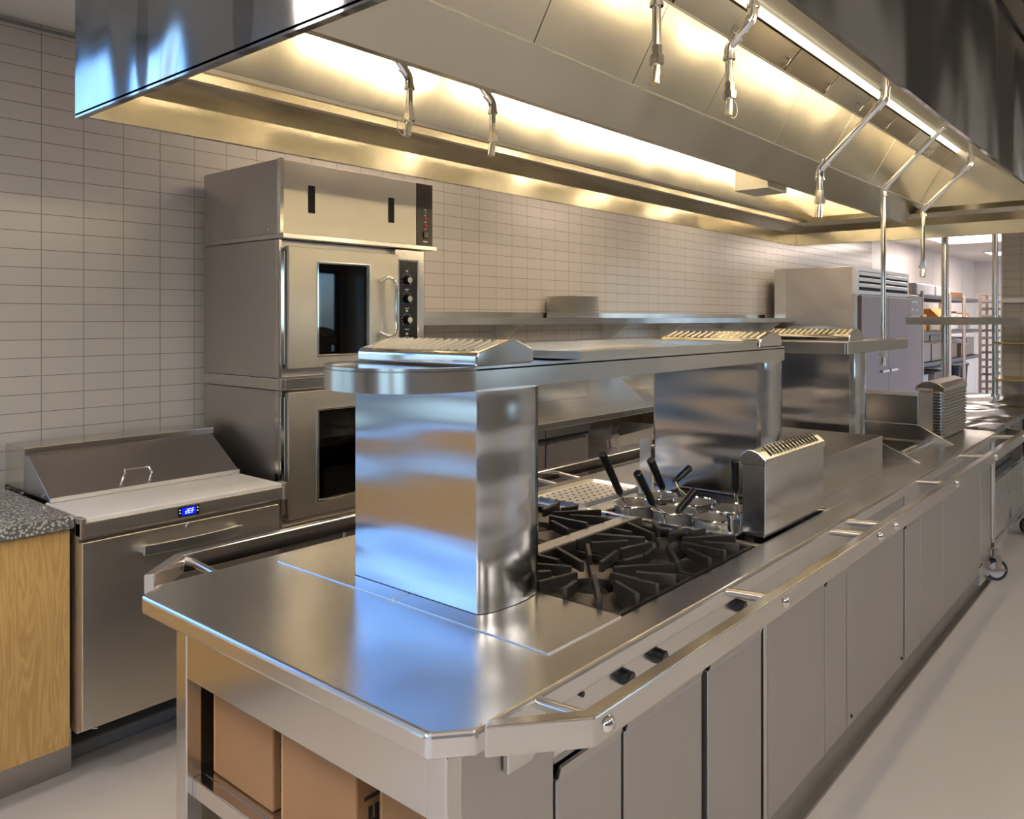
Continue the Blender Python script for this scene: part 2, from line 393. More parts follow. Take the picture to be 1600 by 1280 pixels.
# ================================================================== HOOD
HX0, HX1, HY0, HY1, HZ = .952, 6.46, .566, 2.484, 2.19
hood = thing('exhaust_hood', 'large stainless steel canopy hood hanging over the cooking island', 'exhaust hood', ((HX0+HX1)/2, (HY0+HY1)/2, HZ))
def rim(b, y0=None): pass
obj('end_panel', B().box(HX0, HX0+.012, HY0, HY1, HZ, ZC-.002).box(HX0, HX0+.02, HY0, HY1, HZ-.006, HZ+.006), 'hood_out', hood)
obj('front_panel', B().box(HX0+.012, HX1, HY0, HY0+.012, HZ, ZC-.002), 'hood_out', hood)
obj('back_panel', B().box(HX0+.012, HX1, HY1-.012, HY1, HZ, ZC-.002), 'hood_out', hood)
b = B()   # inner skin on the wall side: lip, ledge, gutter, sloping panel
prof = [(HY1-.014, HZ), (HY1-.014, 2.286), (2.345, 2.327), (2.335, 2.332), (2.335, 2.358), (2.322, 2.362), (2.316, 2.374), (2.19, 2.80)]
b.sheet(prof[:3], 0, HX0+.014, HX1-.02, .004)
obj('inner_lip', b, 'hood_in', hood)
obj('gutter', B().sheet(prof[2:7], 0, HX0+.014, HX1-.16, .004), 'hood_in', hood)
obj('sloping_panel', B().sheet(prof[6:], 0, HX0+.014, HX1-.08, .004), 'hood_in', hood)
# far end
b = B()
px = [(HX1-.014, HZ), (HX1-.014, 2.286), (HX1-.15, 2.327), (HX1-.155, 2.355), (HX1-.09, 2.40), (HX1-.09, ZC-.01)]
b.sheet([(p[0], p[1]) for p in px], 1, HY0+.014, HY1-.02, .004)
obj('far_end_lining', b, 'hood_in', hood)
obj('far_end_panel', B().box(HX1-.004, HX1+.008, HY0, HY1, HZ, ZC-.002), 'hood_out', hood)
# inner near end and the front slope
obj('front_slope', B().sheet([(.585, 2.20), (.585, 2.30), (.64, 2.34), (1.235, 2.782), (1.258, 2.790)], 0, HX0+.014, HX1-.095, -.004), 'lit_slope_steel', hood)
# central V bank
V0, V1, V2, V3 = (1.623, 2.295), (1.531, 2.434), (1.383, 2.691), (1.297, 2.777)
seams = [HX0+.02, 1.34, 1.899, 2.459, 3.019, 3.72, 4.414, 5.199, HX1-.10]
obj('ridge_bottom', B().prism([V0, (1.655, 2.297), (1.80, 2.80), (1.79, 2.80), (1.65, 2.31), (1.627, 2.308), (1.541, 2.434), V1], 0, HX0+.014, HX1-.095), 'hood_in', hood)
obj('ridge_edge_strip', B().prism([(1.535, 2.430), (1.526, 2.432), (1.526, 2.4345), (1.532, 2.437)], 0, HX0+.014, HX1-.095), 'white_metal', hood)
for i in range(len(seams)-1):
    b = B(); a_, c_ = seams[i]+.002, seams[i+1]-.002
    b.prism([(1.534, 2.436), (1.386, 2.688), (1.394, 2.694), (1.542, 2.440)], 0, a_, c_)
    obj('ridge_panel', b, 'hood_in', hood, bevel=.002)
obj('filter_edge_strip', B().prism([(1.389, 2.687), (1.380, 2.689), (1.380, 2.692), (1.385, 2.695)], 0, HX0+.014, HX1-.095), 'white_metal', hood)
obj('filter_channel', B().sheet([(1.40, 2.69), (1.42, 2.72), (1.335, 2.80), (1.297, 2.779)], 0, HX0+.014, HX1-.095, .004), 'hood_dark', hood)
obj('glowing_trim', B().prism([(1.297, 2.775), (1.262, 2.792), (1.268, 2.802), (1.303, 2.785)], 0, HX0+.014, HX1-.095), 'hood_trim_glow', hood)  # trim band set glowing so the slope beside it looks lit
obj('roof_panel', B().box(HX0+.014, HX1-.095, 1.30, 1.95, 2.806, 2.812), 'hood_in', hood)
x = HX0+.05; k = 0
while x < HX1-.45:
    wf = .50
    b = B(); b.prism([(1.398, 2.697), (1.315, 2.781), (1.325, 2.790), (1.408, 2.706)], 0, x, x+wf-.012)
    f = obj('grease_filter', b, 'hood_dark' if k % 3 else 'hood_in', hood, bevel=.003)
    obj('handle', B().path([(x+wf*.88, 1.378, 2.712), (x+wf*.88, 1.362, 2.706), (x+wf*.88, 1.345, 2.728), (x+wf*.88, 1.357, 2.736)], .0035, 8), 'alu', f)
    x += wf; k += 1
# lamps inside the hood (hidden behind the ridge and the front lip from standing height)
for (y, z, side) in ((1.765, 2.43, 1), (.66, 2.306, 0)):
    for i in range(6):
        x0 = 1.06+i*.88
        f = obj('light_fixture', B().box(x0, x0+.66, y-.05, y-.018, z-.026, z+.022).box(x0, x0+.66, y-.018, y+.095, z-.026, z-.020).box(x0, x0+.66, y+.091, y+.095, z-.020, z-.012) if side else B().box(x0, x0+.66, y-.03, y-.022, z-.01, z+.012), 'white_metal', hood, bevel=.003)  # wall-side fixture has an added baffle keeping lamp light off the lip
        obj('lamp_tube', B().tube((x0+.03, y, z), (x0+.63, y, z), .012 if side else .008, seg=10), 'hood_lamp_b' if side else 'hood_lamp', f, smooth=True)
# bracket box under the ridge
bb = obj('duct_box', B().box(4.05, 4.30, 1.70, 1.885, 2.283, 2.42), 'white_metal', hood, bevel=.003)

# ================================================================== FIRE NOZZLES ON PIPES
def nozzle(label, pts, wire=None, r=.0105, group='fire suppression nozzles under the hood'):
    pts = [Vector(p) for p in pts]
    end = pts[-1]
    t = thing('suppression_nozzle', label, 'pipe nozzle', end, None)
    b = B()
    for i in range(len(pts)-1):
        a, c = pts[i], pts[i+1]
        if i == len(pts)-2: c = Vector((c.x, c.y, c.z+.075))
        b.tube(a, c, r)
    obj('pipe', b, 'chrome', t, smooth=True)
    for i in range(1, len(pts)-1):
        d0 = (pts[i-1]-pts[i]).normalized(); d1 = (pts[i+1]-pts[i]).normalized()
        e = B(); e.path([pts[i]+d0*.03, pts[i]+d0*.012, pts[i]+d0*.004+d1*.004, pts[i]+d1*.012, pts[i]+d1*.03], r*1.35, 14)
        e.tube(pts[i]+d0*.028, pts[i]+d0*.036, r*1.6); e.tube(pts[i]+d1*.028, pts[i]+d1*.036, r*1.6)
        obj('elbow', e, 'chrome', t, smooth=True)
    n = B(); n.tube(end+Vector((0, 0, .062)), end+Vector((0, 0, .088)), r*1.25, seg=6)
    n.tube(end+Vector((0, 0, .044)), end+Vector((0, 0, .064)), r*1.7, seg=6)
    n.tube(end+Vector((.0, 0, .046)), end+Vector((-.004, 0, .026)), r*.95, seg=12)
    n.tube(end+Vector((-.004, 0, .028)), end+Vector((-.010, 0, -.004)), r*1.15, seg=12)
    obj('nozzle_head', n, 'chrome', t, smooth=True)
    if wire:
        w_ = B(); s = wire
        w_.path([end+Vector((s*.008, 0, .046))]+[end+Vector((s*(.02+.03*math.sin(a)), 0, .022+.026*math.cos(a))) for a in [q*PI/8 for q in range(0, 9)]]+[end+Vector((0, 0, 0))], .0011, 6)
        obj('cap_wire', w_, 'alu', t)
nozzle('chrome nozzle on a short bent pipe behind the hood ridge, nearest the oven', [(1.56, 1.86, 2.80), (1.57, 1.82, 2.405), (1.635, 1.80, 2.325), (1.635, 1.80, 2.150)], -1)
nozzle('chrome nozzle behind the hood ridge, second from the oven, without a wire ring', [(1.93, 1.86, 2.80), (1.94, 1.82, 2.400), (2.01, 1.80, 2.325), (2.01, 1.80, 2.150)])
nozzle('chrome nozzle on a straight pipe at the top centre edge of the photo', [(1.68, .90, 2.62), (1.66, .915, 2.40), (1.645, .96, 2.365), (1.645, .96, 2.150)])
nozzle('chrome nozzle with a round wire loop on a zigzag pipe, upper centre right', [(2.03, .885, 2.60), (2.03, .895, 2.395), (2.03, .961, 2.335), (2.03, .961, 2.150)], 1)
nozzle('chrome nozzle on a long slanting pipe, above the second pass shelf', [(2.70, .75, 2.46), (2.70, .75, 2.296), (2.71, .96, 2.098), (2.71, .96, 1.940)])
nozzle('long vertical chrome drop pipe reaching down through the farther pass shelf', [(4.82, 1.0, 2.70), (4.82, 1.02, 2.66), (4.82, 1.35, 2.330), (4.82, 1.35, 1.340)], 1, r=.0135)
nozzle('chrome nozzle on the farthest slanting pipe near the hood end', [(5.05, .955, 2.60), (5.05, .955, 2.464), (5.05, 1.20, 2.226), (5.05, 1.20, 1.845)], r=.0125)

# ================================================================== ISLAND WORKTOP
ZT = .91
top = thing('island_worktop', 'long stainless steel worktop of the cooking island with cut-off near corners', 'worktop', (3.3, 1.485, .86))
xs = [.92, .984, 1.58, 2.345, 2.37, 2.93, 4.20, 4.90, 5.60, 5.66]
ysr = [.917, .972, 1.02, 1.16, 1.60, 1.95, 1.998, 2.053]
def hole(i, j):
    if i == 2 and 2 <= j <= 4: return True
    if i == 4 and j in (2, 3): return True
    if i == 6 and j == 3: return True
    return False
b = B(); b.slab(xs, ysr, .864, ZT, hole, {(0, 0): (0, 0), (0, len(ysr)-2): (0, len(ysr)-1), (len(xs)-2, 0): (len(xs)-1, 0), (len(xs)-2, len(ysr)-2): (len(xs)-1, len(ysr)-1)})
obj('top_plate', b, 'steel_top', top, bevel=.009, seg=3)
# loose cover plate in front of the first column
b = B(); b.box(1.30, 1.576, 1.012, 1.497, ZT, ZT+.003); b.box(1.30, 1.576, 1.501, 1.985, ZT, ZT+.003)
tag(obj('cover_plate', b, 'steel_top', bevel=.001), 'thin flat steel cover plate around the foot of the nearest column', 'plate')
b = B(); b.box(2.95, 3.128, 1.012, 1.08, ZT, ZT+.003)
tag(obj('cover_plate', b, 'steel_top', bevel=.001), 'small steel cover plate between slotted vent box and griddle splash guard', 'plate')

# ---- bumper rails
def rail(side):
    s = lambda y: y if side < 0 else 2*1.485-y
    lab = 'square steel bumper rail along the front of the island, with round caps' if side < 0 else 'square steel bumper rail along the wall side of the island'
    t = thing('bumper_rail', lab, 'rail', (3.3, s(.78), .88))
    zt, zb = .933, .882
    out = [(.967, .884), (1.11, .765), (5.62, .765), (5.76, .884)]
    inn = [(.990, .899), (1.122, .795), (5.608, .795), (5.737, .899)]
    b = B()
    n = 4
    V = {}
    for i in range(n):
        for k, L in (('o', out), ('i', inn)):
            for z in (zb, zt): V[i, k, z] = b.bm.verts.new((L[i][0], s(L[i][1]), z))
    for i in range(n-1):
        for q in ((('o', zt), ('i', zt)), (('i', zt), ('i', zb)), (('i', zb), ('o', zb)), (('o', zb), ('o', zt))):
            (k0, z0), (k1, z1) = q
            b.bm.faces.new((V[i, k0, z0], V[i, k1, z1], V[i+1, k1, z1], V[i+1, k0, z0]))
    for i in (0, n-1): b.bm.faces.new((V[i, 'o', zb], V[i, 'o', zt], V[i, 'i', zt], V[i, 'i', zb]))
    obj('rail_bar', b, 'steel_h', t, bevel=.003)
    for x in (1.15, 1.93, 2.70, 2.87, 3.77, 4.63, 5.50):
        obj('standoff', B().tube((x, s(.925), .896), (x, s(.79), .905), .0115), 'steel_h', t, smooth=True)
        c = B(); c.lathe([(0, .010), (.008, .0085), (.013, .005), (.0155, 0)], (0, 0, 0), 20)
        bmesh.ops.rotate(c.bm, verts=c.bm.verts, cent=(0, 0, 0), matrix=Matrix.Rotation(PI/2 if side < 0 else -PI/2, 3, 'X'))
        bmesh.ops.translate(c.bm, verts=c.bm.verts, vec=(x, s(.765), .907))
        obj('round_cap', c, 'chrome', t, smooth=True)
rail(-1); rail(1)

# ---- base units under the island
def base(name, lab, x0, x1, cat='cabinet'):
    return thing(name, lab, cat, ((x0+x1)/2, 1.45, 0))
end = base('open_end_cabinet', 'open-ended steel base cabinet at the near end of the island holding cardboard boxes', .95, 1.244)
for y0 in (.955, 1.83): 
    obj('leg', B().box(.95, .99, y0, y0+.05, 0, .864), 'steel', end, bevel=.003)
obj('apron', B().box(.952, .962, 1.005, 1.83, .742, .864), 'steel', end, bevel=.002)
obj('cross_bar', B().box(.965, .995, 1.005, 1.83, .455, .50), 'steel', end, bevel=.003)
obj('shelf', B().box(.995, 1.232, .97, 1.866, .485, .50), 'steel', end)
obj('side_panel', B().box(.99, 1.244, .955, .967, .13, .864), 'steel_door', end, bevel=.002)
obj('back_panel', B().box(.99, 1.242, 1.868, 1.88, .05, .864).box(1.234, 1.242, .967, 1.868, .05, .86), 'hood_dark', end)
br = B(); br.prism([(1.135, .80), (1.235, .80), (1.235, .87), (1.135, .87)], 1, .925, .955)
obj('corner_bracket', B().prism([(1.09, .875), (1.09, .780), (1.16, .780), (1.18, .796), (1.18, .875)], 1, .938, .953), 'steel', end, bevel=.003)
# cupboards with doors
def doorcab(name, lab, x0, x1, doors, recess=True, edge_gap=.006):
    t = base(name, lab, x0, x1)
    obj('carcass', B().box(x0, x1, .975, 1.88, .13, .69), 'black_matt' if recess else 'steel_door', t)
    obj('front_apron', B().prism([(.972, .863), (.955, .863), (.955, .742), (.972, .712)], 0, x0, x1), 'steel', t, bevel=.001)
    for (a, c) in doors:
        d = obj('door', B().box(a, c, .953, .972, .13, .694), 'steel_door', t, bevel=.003)
        obj('pull_edge', B().prism([(.972, .694), (.953, .694), (.944, .722), (.950, .724), (.960, .700), (.972, .700)], 0, a+.004, c-.004), 'steel', d)
    return t
doorcab('door_cabinet', 'island cupboard with two satin steel doors below the nearest round rail cap', 1.244, 1.875, [(1.252, 1.485), (1.497, 1.858)])
doorcab('door_cabinet', 'single-door island cupboard between two black gaps, under the burners', 1.877, 2.238, [(1.892, 2.222)])
t = base('base_panel_unit', 'tall plain steel island panel right of the black gap, with a screw near its foot', 2.262, 2.742)
obj('carcass', B().box(2.262, 2.742, .975, 1.88, .13, .69), 'steel_door', t)
obj('corner_post', B().box(2.24, 2.264, .952, .974, .05, .863), 'steel', t, bevel=.002)
obj('front_panel', B().box(2.272, 2.738, .953, .974, .13, .863), 'steel_door', t, bevel=.002)
for (x, z) in ((2.295, .155), (2.70, .165)):
    c = B(); c.tube((x, .953, z), (x, .949, z), .005, seg=10); obj('screw', c, 'chrome', t)
doorcab('door_cabinet', 'narrow steel island cupboard below the slotted vent box', 2.742, 2.968, [(2.748, 2.962)])
t = base('base_panel_unit', 'widest plain steel island panel, left of a thin dark gap', 2.968, 3.70)
obj('carcass', B().box(2.968, 3.70, .975, 1.88, .13, .69), 'steel_door', t)
obj('front_panel', B().box(2.972, 3.694, .953, .974, .13, .863), 'steel_door', t, bevel=.002)
for x in (3.01, 3.66):
    c = B(); c.tube((x, .953, .16), (x, .949, .16), .006, seg=10); obj('screw', c, 'black_matt', t)
doorcab('door_cabinet', 'narrow steel island cupboard below the fryer guard', 3.715, 3.98, [(3.722, 3.976)])
for (x0, x1, l) in ((3.98, 4.385, 'plain steel island panel below the fryer'), (4.385, 4.733, 'plain steel island panel second from the far end'), ):
    t = base('base_panel_unit', l, x0, x1)
    obj('carcass', B().box(x0, x1, .975, 1.88, .13, .69), 'steel_door', t)
    obj('front_panel', B().box(x0+.003, x1-.003, .953, .974, .13, .863), 'steel_door', t, bevel=.002)
t = base('base_panel_unit', 'farthest steel island panel with the end post beside the caster', 4.733, 5.60)
obj('carcass', B().box(4.733, 5.59, .975, 1.88, .13, .69), 'steel_door', t)
obj('front_panel', B().box(4.736, 5.285, .953, .974, .13, .863), 'steel_door', t, bevel=.002)
obj('end_post', B().box(5.29, 5.60, .953, .974, .05, .863), 'steel', t, bevel=.003)
for x in (5.26, 5.32):
    c = B(); c.tube((x, .953, .17), (x, .949, .17), .006, seg=10); obj('screw', c, 'black_matt', t)
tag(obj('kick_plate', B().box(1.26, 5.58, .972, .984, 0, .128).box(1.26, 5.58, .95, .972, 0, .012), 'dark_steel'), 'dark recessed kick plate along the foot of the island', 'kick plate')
kn = thing('burner_control_strip', 'steel strip with dark burner knobs under the front worktop edge', 'control strip', (1.7, .94, .80))
obj('strip', B().box(1.26, 2.75, .936, .953, .775, .864), 'steel', kn, bevel=.002)
for x in (1.46, 1.60, 2.02):
    k_ = obj('knob', B().tube((x, .936, .835), (x, .912, .835), .018, .015).tube((x, .912, .835), (x, .910, .835), .016, .013), 'black', kn, smooth=True)
obj('screw', B().tube((1.31, .936, .85), (1.31, .931, .85), .006), 'black', kn)

# ---- cardboard boxes
def carton(lab, x0, x1, y0, y1, z0, z1, rz=0, mat='cardboard', marks=True):
    c = Vector(((x0+x1)/2, (y0+y1)/2, z0))
    t = thing('cardboard_box', lab, 'cardboard box', c)
    obj('carton', B().box(x0, x1, y0, y1, z0, z1), mat, t, bevel=.004)
    obj('flap_seam', B().box(x0-.001, x1+.001, (y0+y1)/2-.002, (y0+y1)/2+.002, z1, z1+.001).box(x0-.0012, x0, y1-.012, y1-.008, z0+.01, z1-.01), 'cardboard_edge', t)
    if marks:
        b = B()
        for k in range(3): b.box(x0+.02, x0+.12, y0-.001, y0, z0+.04+k*.05, z0+.048+k*.05)
        for k in range(6): b.box(x0+.03+k*.016, x0+.04+k*.016, y0-.0012, y0, z0+.10, z0+.125)
        obj('printed_marks', b, 'ink', t)
    t.rotation_euler = (0, 0, rz)
    return t
carton('plain brown cardboard box at the left of the open island cabinet', 1.01, 1.225, 1.56, 1.815, .502, .705)
carton('plain brown cardboard box in the middle of the open island cabinet', 1.0, 1.225, 1.255, 1.515, .502, .728, 0)
carton('cardboard box with dark printed marks, rightmost in the open island cabinet', 1.04, 1.228, .99, 1.235, .502, .72, 0)

# ================================================================== BURNERS
rng = thing('burner_well', 'recessed black open-burner section in the island top', 'range top', (1.96, 1.485, .80))
def pan(b, x0, x1, y0, y1, cx, cy, r, z):
    N = 32; inner, outer, low = [], [], []
    for k in range(N):
        a = 2*PI*k/N; c, s_ = math.cos(a), math.sin(a)
        tx = ((x1-cx) if c > 0 else (x0-cx))/c if abs(c) > 1e-6 else 1e9
        ty = ((y1-cy) if s_ > 0 else (y0-cy))/s_ if abs(s_) > 1e-6 else 1e9
        tt = min(tx, ty)
        outer.append(b.bm.verts.new((cx+c*tt, cy+s_*tt, z+.006))); inner.append(b.bm.verts.new((cx+c*r, cy+s_*r, z)))
        low.append(b.bm.verts.new((cx+c*r*.95, cy+s_*r*.95, z-.03)))
    for k in range(N):
        j = (k+1) % N
        b.bm.faces.new((outer[k], outer[j], inner[j], inner[k])); b.bm.faces.new((inner[k], inner[j], low[j], low[k]))
obj('well_liner', B().box(1.582, 2.343, 1.022, 1.948, .80, .806).box(1.578, 1.584, 1.02, 1.95, .80, .905).box(2.341, 2.347, 1.02, 1.95, .80, .905)
    .box(1.58, 2.345, 1.016, 1.022, .80, .905).box(1.58, 2.345, 1.948, 1.954, .80, .905), 'black_matt', rng)
obj('divider_bar', B().box(1.583, 2.342, 1.436, 1.505, .895, .922), 'steel_top', rng, bevel=.003)
cells = []
for row, (ya, yb) in enumerate(((1.024, 1.434), (1.507, 1.946))):
    for cidx, (xa, xb) in enumerate(((1.585, 1.962), (1.966, 2.341))):
        cx, cy = (xa+xb)/2, (ya+yb)/2
        cells.append((xa, xb, ya, yb, cx, cy))
        b = B(); pan(b, xa, xb, ya, yb, cx, cy, .066, .885)
        obj('drip_pan', b, 'pan_steel', rng)
        h = B(); h.tube((cx, cy, .83), (cx, cy, .868), .034, .042); h.tube((cx, cy, .868), (cx, cy, .878), .042, .03)
        h.box(cx-.011, cx+.011, cy-.19, cy-.03, .84, .858)
        obj('burner_head', h, 'black_matt', rng, smooth=True)
gl = ['cast iron burner grate beside the nearest column, front row', 'cast iron burner grate in the front row next to the pasta baskets',
      'cast iron burner grate behind the nearest column, rear row', 'cast iron burner grate in the rear row beside the perforated tray']
def grate(cell, lab):
    xa, xb, ya, yb, cx, cy = cell
    t = thing('burner_grate', lab, 'burner grate', (cx, cy, .893), 'four burner grates')
    zt, zb, w_ = .934, .905, .0125
    fr = B(); e = .004
    fr.slab([xa+e, xa+e+w_, xb-e-w_, xb-e], [ya+e, ya+e+w_, yb-e-w_, yb-e], .892, .906, lambda i, j: i == 1 and j == 1)
    obj('grate_frame', fr, 'iron', t)
    obj('grate_back_bar', B().box(xa+e, xb-e, yb-e-w_, yb-e, .906, zt-.001), 'iron', t, bevel=.002)
    for k in range(14):
        a = 2*PI*(k+.5)/14; c, s_ = math.cos(a), math.sin(a)
        tx = ((xb-e-cx) if c > 0 else (xa+e-cx))/c; ty = ((yb-e-cy) if s_ > 0 else (ya+e-cy))/s_
        r1 = min(tx, ty)-.004; r0 = .058 if k % 2 == 0 else .115
        if r1-r0 < .03: continue
        b = B(); b.obox(((cx+c*(r0+r1)/2), (cy+s_*(r0+r1)/2), (zt+zb)/2), (r1-r0, w_, zt-zb), Matrix.Rotation(a, 3, 'Z'))
        obj('grate_finger', b, 'iron', t, bevel=.0018)
    return t
for c_, l_ in zip(cells, gl): grate(c_, l_)

# ================================================================== PASTA WELL
well = thing('pasta_cooker', 'recessed steel pasta cooker well between burners and slotted vent box', 'pasta cooker', (2.65, 1.38, .74))
obj('tank', B().box(2.374, 2.926, 1.164, 1.596, .74, .748).box(2.370, 2.376, 1.16, 1.60, .74, .905).box(2.924, 2.93, 1.16, 1.60, .74, .905)
    .box(2.37, 2.93, 1.158, 1.164, .74, .905).box(2.37, 2.93, 1.596, 1.602, .74, .905), 'steel', well)
obj('rim', B().slab([2.352, 2.376, 2.924, 2.944], [1.10, 1.166, 1.594, 1.66], ZT, ZT+.012, lambda i, j: i == 1 and j == 1), 'steel_top', well, bevel=.004)
obj('basket_rack', B().box(2.376, 2.924, 1.30, 1.308, .86, .872).box(2.376, 2.924, 1.45, 1.458, .86, .872), 'chrome', well)
hl = {'a': 'pasta basket with the tallest upright black handle, leftmost of the baskets', 'b': 'pasta basket with a leaning black handle, closest to the burners at left',
      'c': 'pasta basket in the rear row with an upright leaning black handle', 'd': 'pasta basket in front with a black handle tilted up to the right',
      'e': 'pasta basket beside the vent box with a vertical black handle', 'f': 'pasta basket whose black handle points right toward the second column'}
def basket(lab, c, h0, h1, R=.074):
    cx, cy = c; zr = .946
    t = thing('pasta_basket', lab, 'pasta basket', (cx, cy, .78), 'pasta baskets in the cooker')
    b = B(); b.lathe([(R-.012, 0), (R-.010, .002), (R-.004, .155), (R, .162)], (cx, cy, .782), 36)
    b.lathe([(R-.005, .160), (R-.012, .004), (0.001, .004)], (cx, cy, .782), 36)
    obj('basket_body', b, 'basket', t, smooth=True)
    q = [(cx+R*math.cos(a), cy+R*math.sin(a), zr) for a in [2*PI*k/40 for k in range(41)]]
    obj('rim_wire', B().path(q, .0036, 8), 'chrome', t, smooth=True)
    h0, h1 = Vector(h0), Vector(h1); d = (h1-h0).normalized(); n = d.cross(Vector((0, 0, 1)))
    if n.length < .1: n = Vector((1, 0, 0))
    n.normalize(); to = (Vector((h0.x, h0.y, 0))-Vector((cx, cy, 0)))
    to = to.normalized() if to.length > .01 else Vector((0, 1, 0))
    a0 = math.atan2(to.y, to.x)
    w_ = B()
    for s in (-1, 1):
        an = a0+s*.12; foot = Vector((cx+R*math.cos(an), cy+R*math.sin(an), zr))
        w_.path([foot-Vector((0, 0, .05)), foot+Vector((0, 0, .002)), h0+n*s*.007, h0+n*s*.006+d*.02], .0024, 8)
    obj('handle_wire', w_, 'chrome', t, smooth=True)
    g = B(); g.tube(h0, h0+d*.012, .008, .0125); g.tube(h0+d*.012, h1-d*.004, .0125, .0145); g.tube(h1-d*.004, h1, .0145, .011)
    obj('grip', g, 'black', t, smooth=True)
basket(hl['a'], (2.45, 1.52), (2.33, 1.50, 1.000), (2.216, 1.50, 1.154))
basket(hl['b'], (2.455, 1.365), (2.325, 1.37, .985), (2.225, 1.37, 1.105))
basket(hl['c'], (2.61, 1.52), (2.478, 1.42, 1.003), (2.392, 1.42, 1.119))
basket(hl['d'], (2.452, 1.21-.0), (2.40, 1.32, .955), (2.52, 1.32, 1.005))
basket(hl['e'], (2.605, 1.215), (2.583, 1.20, 1.005), (2.577, 1.20, 1.115))
basket(hl['f'], (2.61, 1.367), (2.70, 1.50, .985), (2.82, 1.50, 1.02))
fa = thing('filler_tap', 'small chrome filler tap on the worktop beside the slotted vent box', 'tap', (2.385, 1.125, ZT+.012))
obj('tap_body', B().tube((2.385, 1.125, ZT+.012), (2.385, 1.125, .965), .010, .009).tube((2.385, 1.125, .965), (2.385, 1.125, .978), .012, .012), 'chrome', fa, smooth=True)
obj('spout', B().path([(2.385, 1.125, .970), (2.41, 1.16, .972), (2.42, 1.175, .966)], .0055, 10), 'chrome', fa, smooth=True)

# ---- perforated tray
t = thing('perforated_tray', 'shallow steel tray with rows of round holes, behind the pasta baskets', 'tray', (2.6, 1.83, ZT))
def rrect(x0, x1, y0, y1, r, n=5):
    p = []
    for cx, cy, a0 in ((x1-r, y1-r, 0), (x0+r, y1-r, PI/2), (x0+r, y0+r, PI), (x1-r, y0+r, 1.5*PI)):
        for k in range(n+1):
            a = a0+PI/2*k/n; p.append((cx+r*math.cos(a), cy+r*math.sin(a)))
    return p
b = B(); b.prism(rrect(2.385, 2.80, 1.705, 1.955, .03), 2, ZT, ZT+.004)
obj('tray_plate', b, 'white_metal', t)
b = B()
po, pi_ = rrect(2.385, 2.80, 1.705, 1.955, .03), rrect(2.397, 2.788, 1.717, 1.943, .022)
n = len(po); A = [b.bm.verts.new((*p, ZT+.014)) for p in po]; C = [b.bm.verts.new((*p, ZT+.0045)) for p in pi_]; D = [b.bm.verts.new((*p, ZT+.001)) for p in po]
for i in range(n): b.bm.faces.new((A[i], A[(i+1) % n], C[(i+1) % n], C[i])); b.bm.faces.new((D[i], D[(i+1) % n], A[(i+1) % n], A[i]))
obj('tray_rim', b, 'alu', t)
hb = B()
for i in range(10):
    for j in range(6): hb.tube((2.425+i*.037, 1.74+j*.036, ZT+.004), (2.425+i*.037, 1.74+j*.036, ZT+.0046), .006, seg=12)
ho = obj('hole_pattern', hb, 'black_matt', t)

# ================================================================== COLUMNS, SHELVES, VENT CAPS
def colfoot(x0, dx=.225, y0=1.272, y1=1.714):
    p = [(x0, y1), (x0, y0)]
    for k in range(1, 8):
        a = PI*k/8; p.append((x0+dx/2-dx/2*math.cos(a), y0-.028*math.sin(a)))
    p += [(x0+dx, y0), (x0+dx, y1)]
    for k in range(1, 8):
        a = PI*k/8; p.append((x0+dx/2+dx/2*math.cos(a), y1+.028*math.sin(a)))
    return p
def column(x0, lab):
    t = thing('flue_column', lab, 'column', (x0+.11, 1.493, ZT))
    b = B(); b.prism(colfoot(x0), 2, ZT+.004, 1.431)
    obj('casing', b, 'mirror', t, smooth=True)
    b = B(); b.prism([(x0-.001, 1.7), (x0-.001, 1.271), (x0+.003, 1.268), (x0+.003, 1.7)], 2, ZT+.0035, ZT+.006)
    obj('foot_seal', B().prism(colfoot(x0-.001, .227, 1.271, 1.715), 2, ZT, ZT+.004), 'black_matt', t)
column(1.363, 'nearest mirror-polished steel column holding up the pass shelf')
column(2.925, 'middle mirror-polished steel column behind the pasta baskets')
column(3.99, 'farthest mirror-polished steel column under the second pass shelf')
ZS0, ZS1 = 1.431, 1.488
s1 = thing('pass_shelf', 'nearer long steel pass shelf with a rounded near end', 'shelf', (2.2, 1.493, ZS0))
p = [(3.2, 1.275), (3.2, 1.711), (1.368, 1.711)]
for k in range(1, 20):
    a = PI/2+PI*k/20; p.append((1.368+.218*math.cos(a), 1.493+.218*math.sin(a)))
p.append((1.368, 1.275))
b = B(); b.prism(p, 2, ZS1-.010, ZS1-.006); obj('shelf_deck', b, 'steel_top', s1)
def ring(pts, t_):     # closed band of thickness t_ (inward) around a convex outline
    n = len(pts); cxm = sum(q[0] for q in pts)/n; cym = sum(q[1] for q in pts)/n; res = []
    for i in range(n):
        a, c = Vector(pts[i-1]), Vector(pts[(i+1) % n]); d = (c-a).normalized(); nn = Vector((-d.y, d.x))
        if nn.dot(Vector((cxm, cym))-Vector(pts[i])) < 0: nn = -nn
        res.append((pts[i][0]+nn.x*t_, pts[i][1]+nn.y*t_))
    return res
def band(b, pts, t_, z0, z1):
    q = ring(pts, t_); n = len(pts)
    V = [[b.bm.verts.new((*pp, z)) for pp in L] for L in (pts, q) for z in (z0, z1)]
    for i in range(n):
        j = (i+1) % n
        b.bm.faces.new((V[0][i], V[0][j], V[1][j], V[1][i])); b.bm.faces.new((V[1][i], V[1][j], V[3][j], V[3][i]))
        b.bm.faces.new((V[3][i], V[3][j], V[2][j], V[2][i])); b.bm.faces.new((V[2][i], V[2][j], V[0][j], V[0][i]))
    return b
obj('edge_band', band(B(), p, .012, ZS0, ZS1), 'steel', s1, smooth=True)
obj('shelf_underside', B().prism(ring(p, .014), 2, ZS0+.002, ZS0+.006), 'steel', s1)
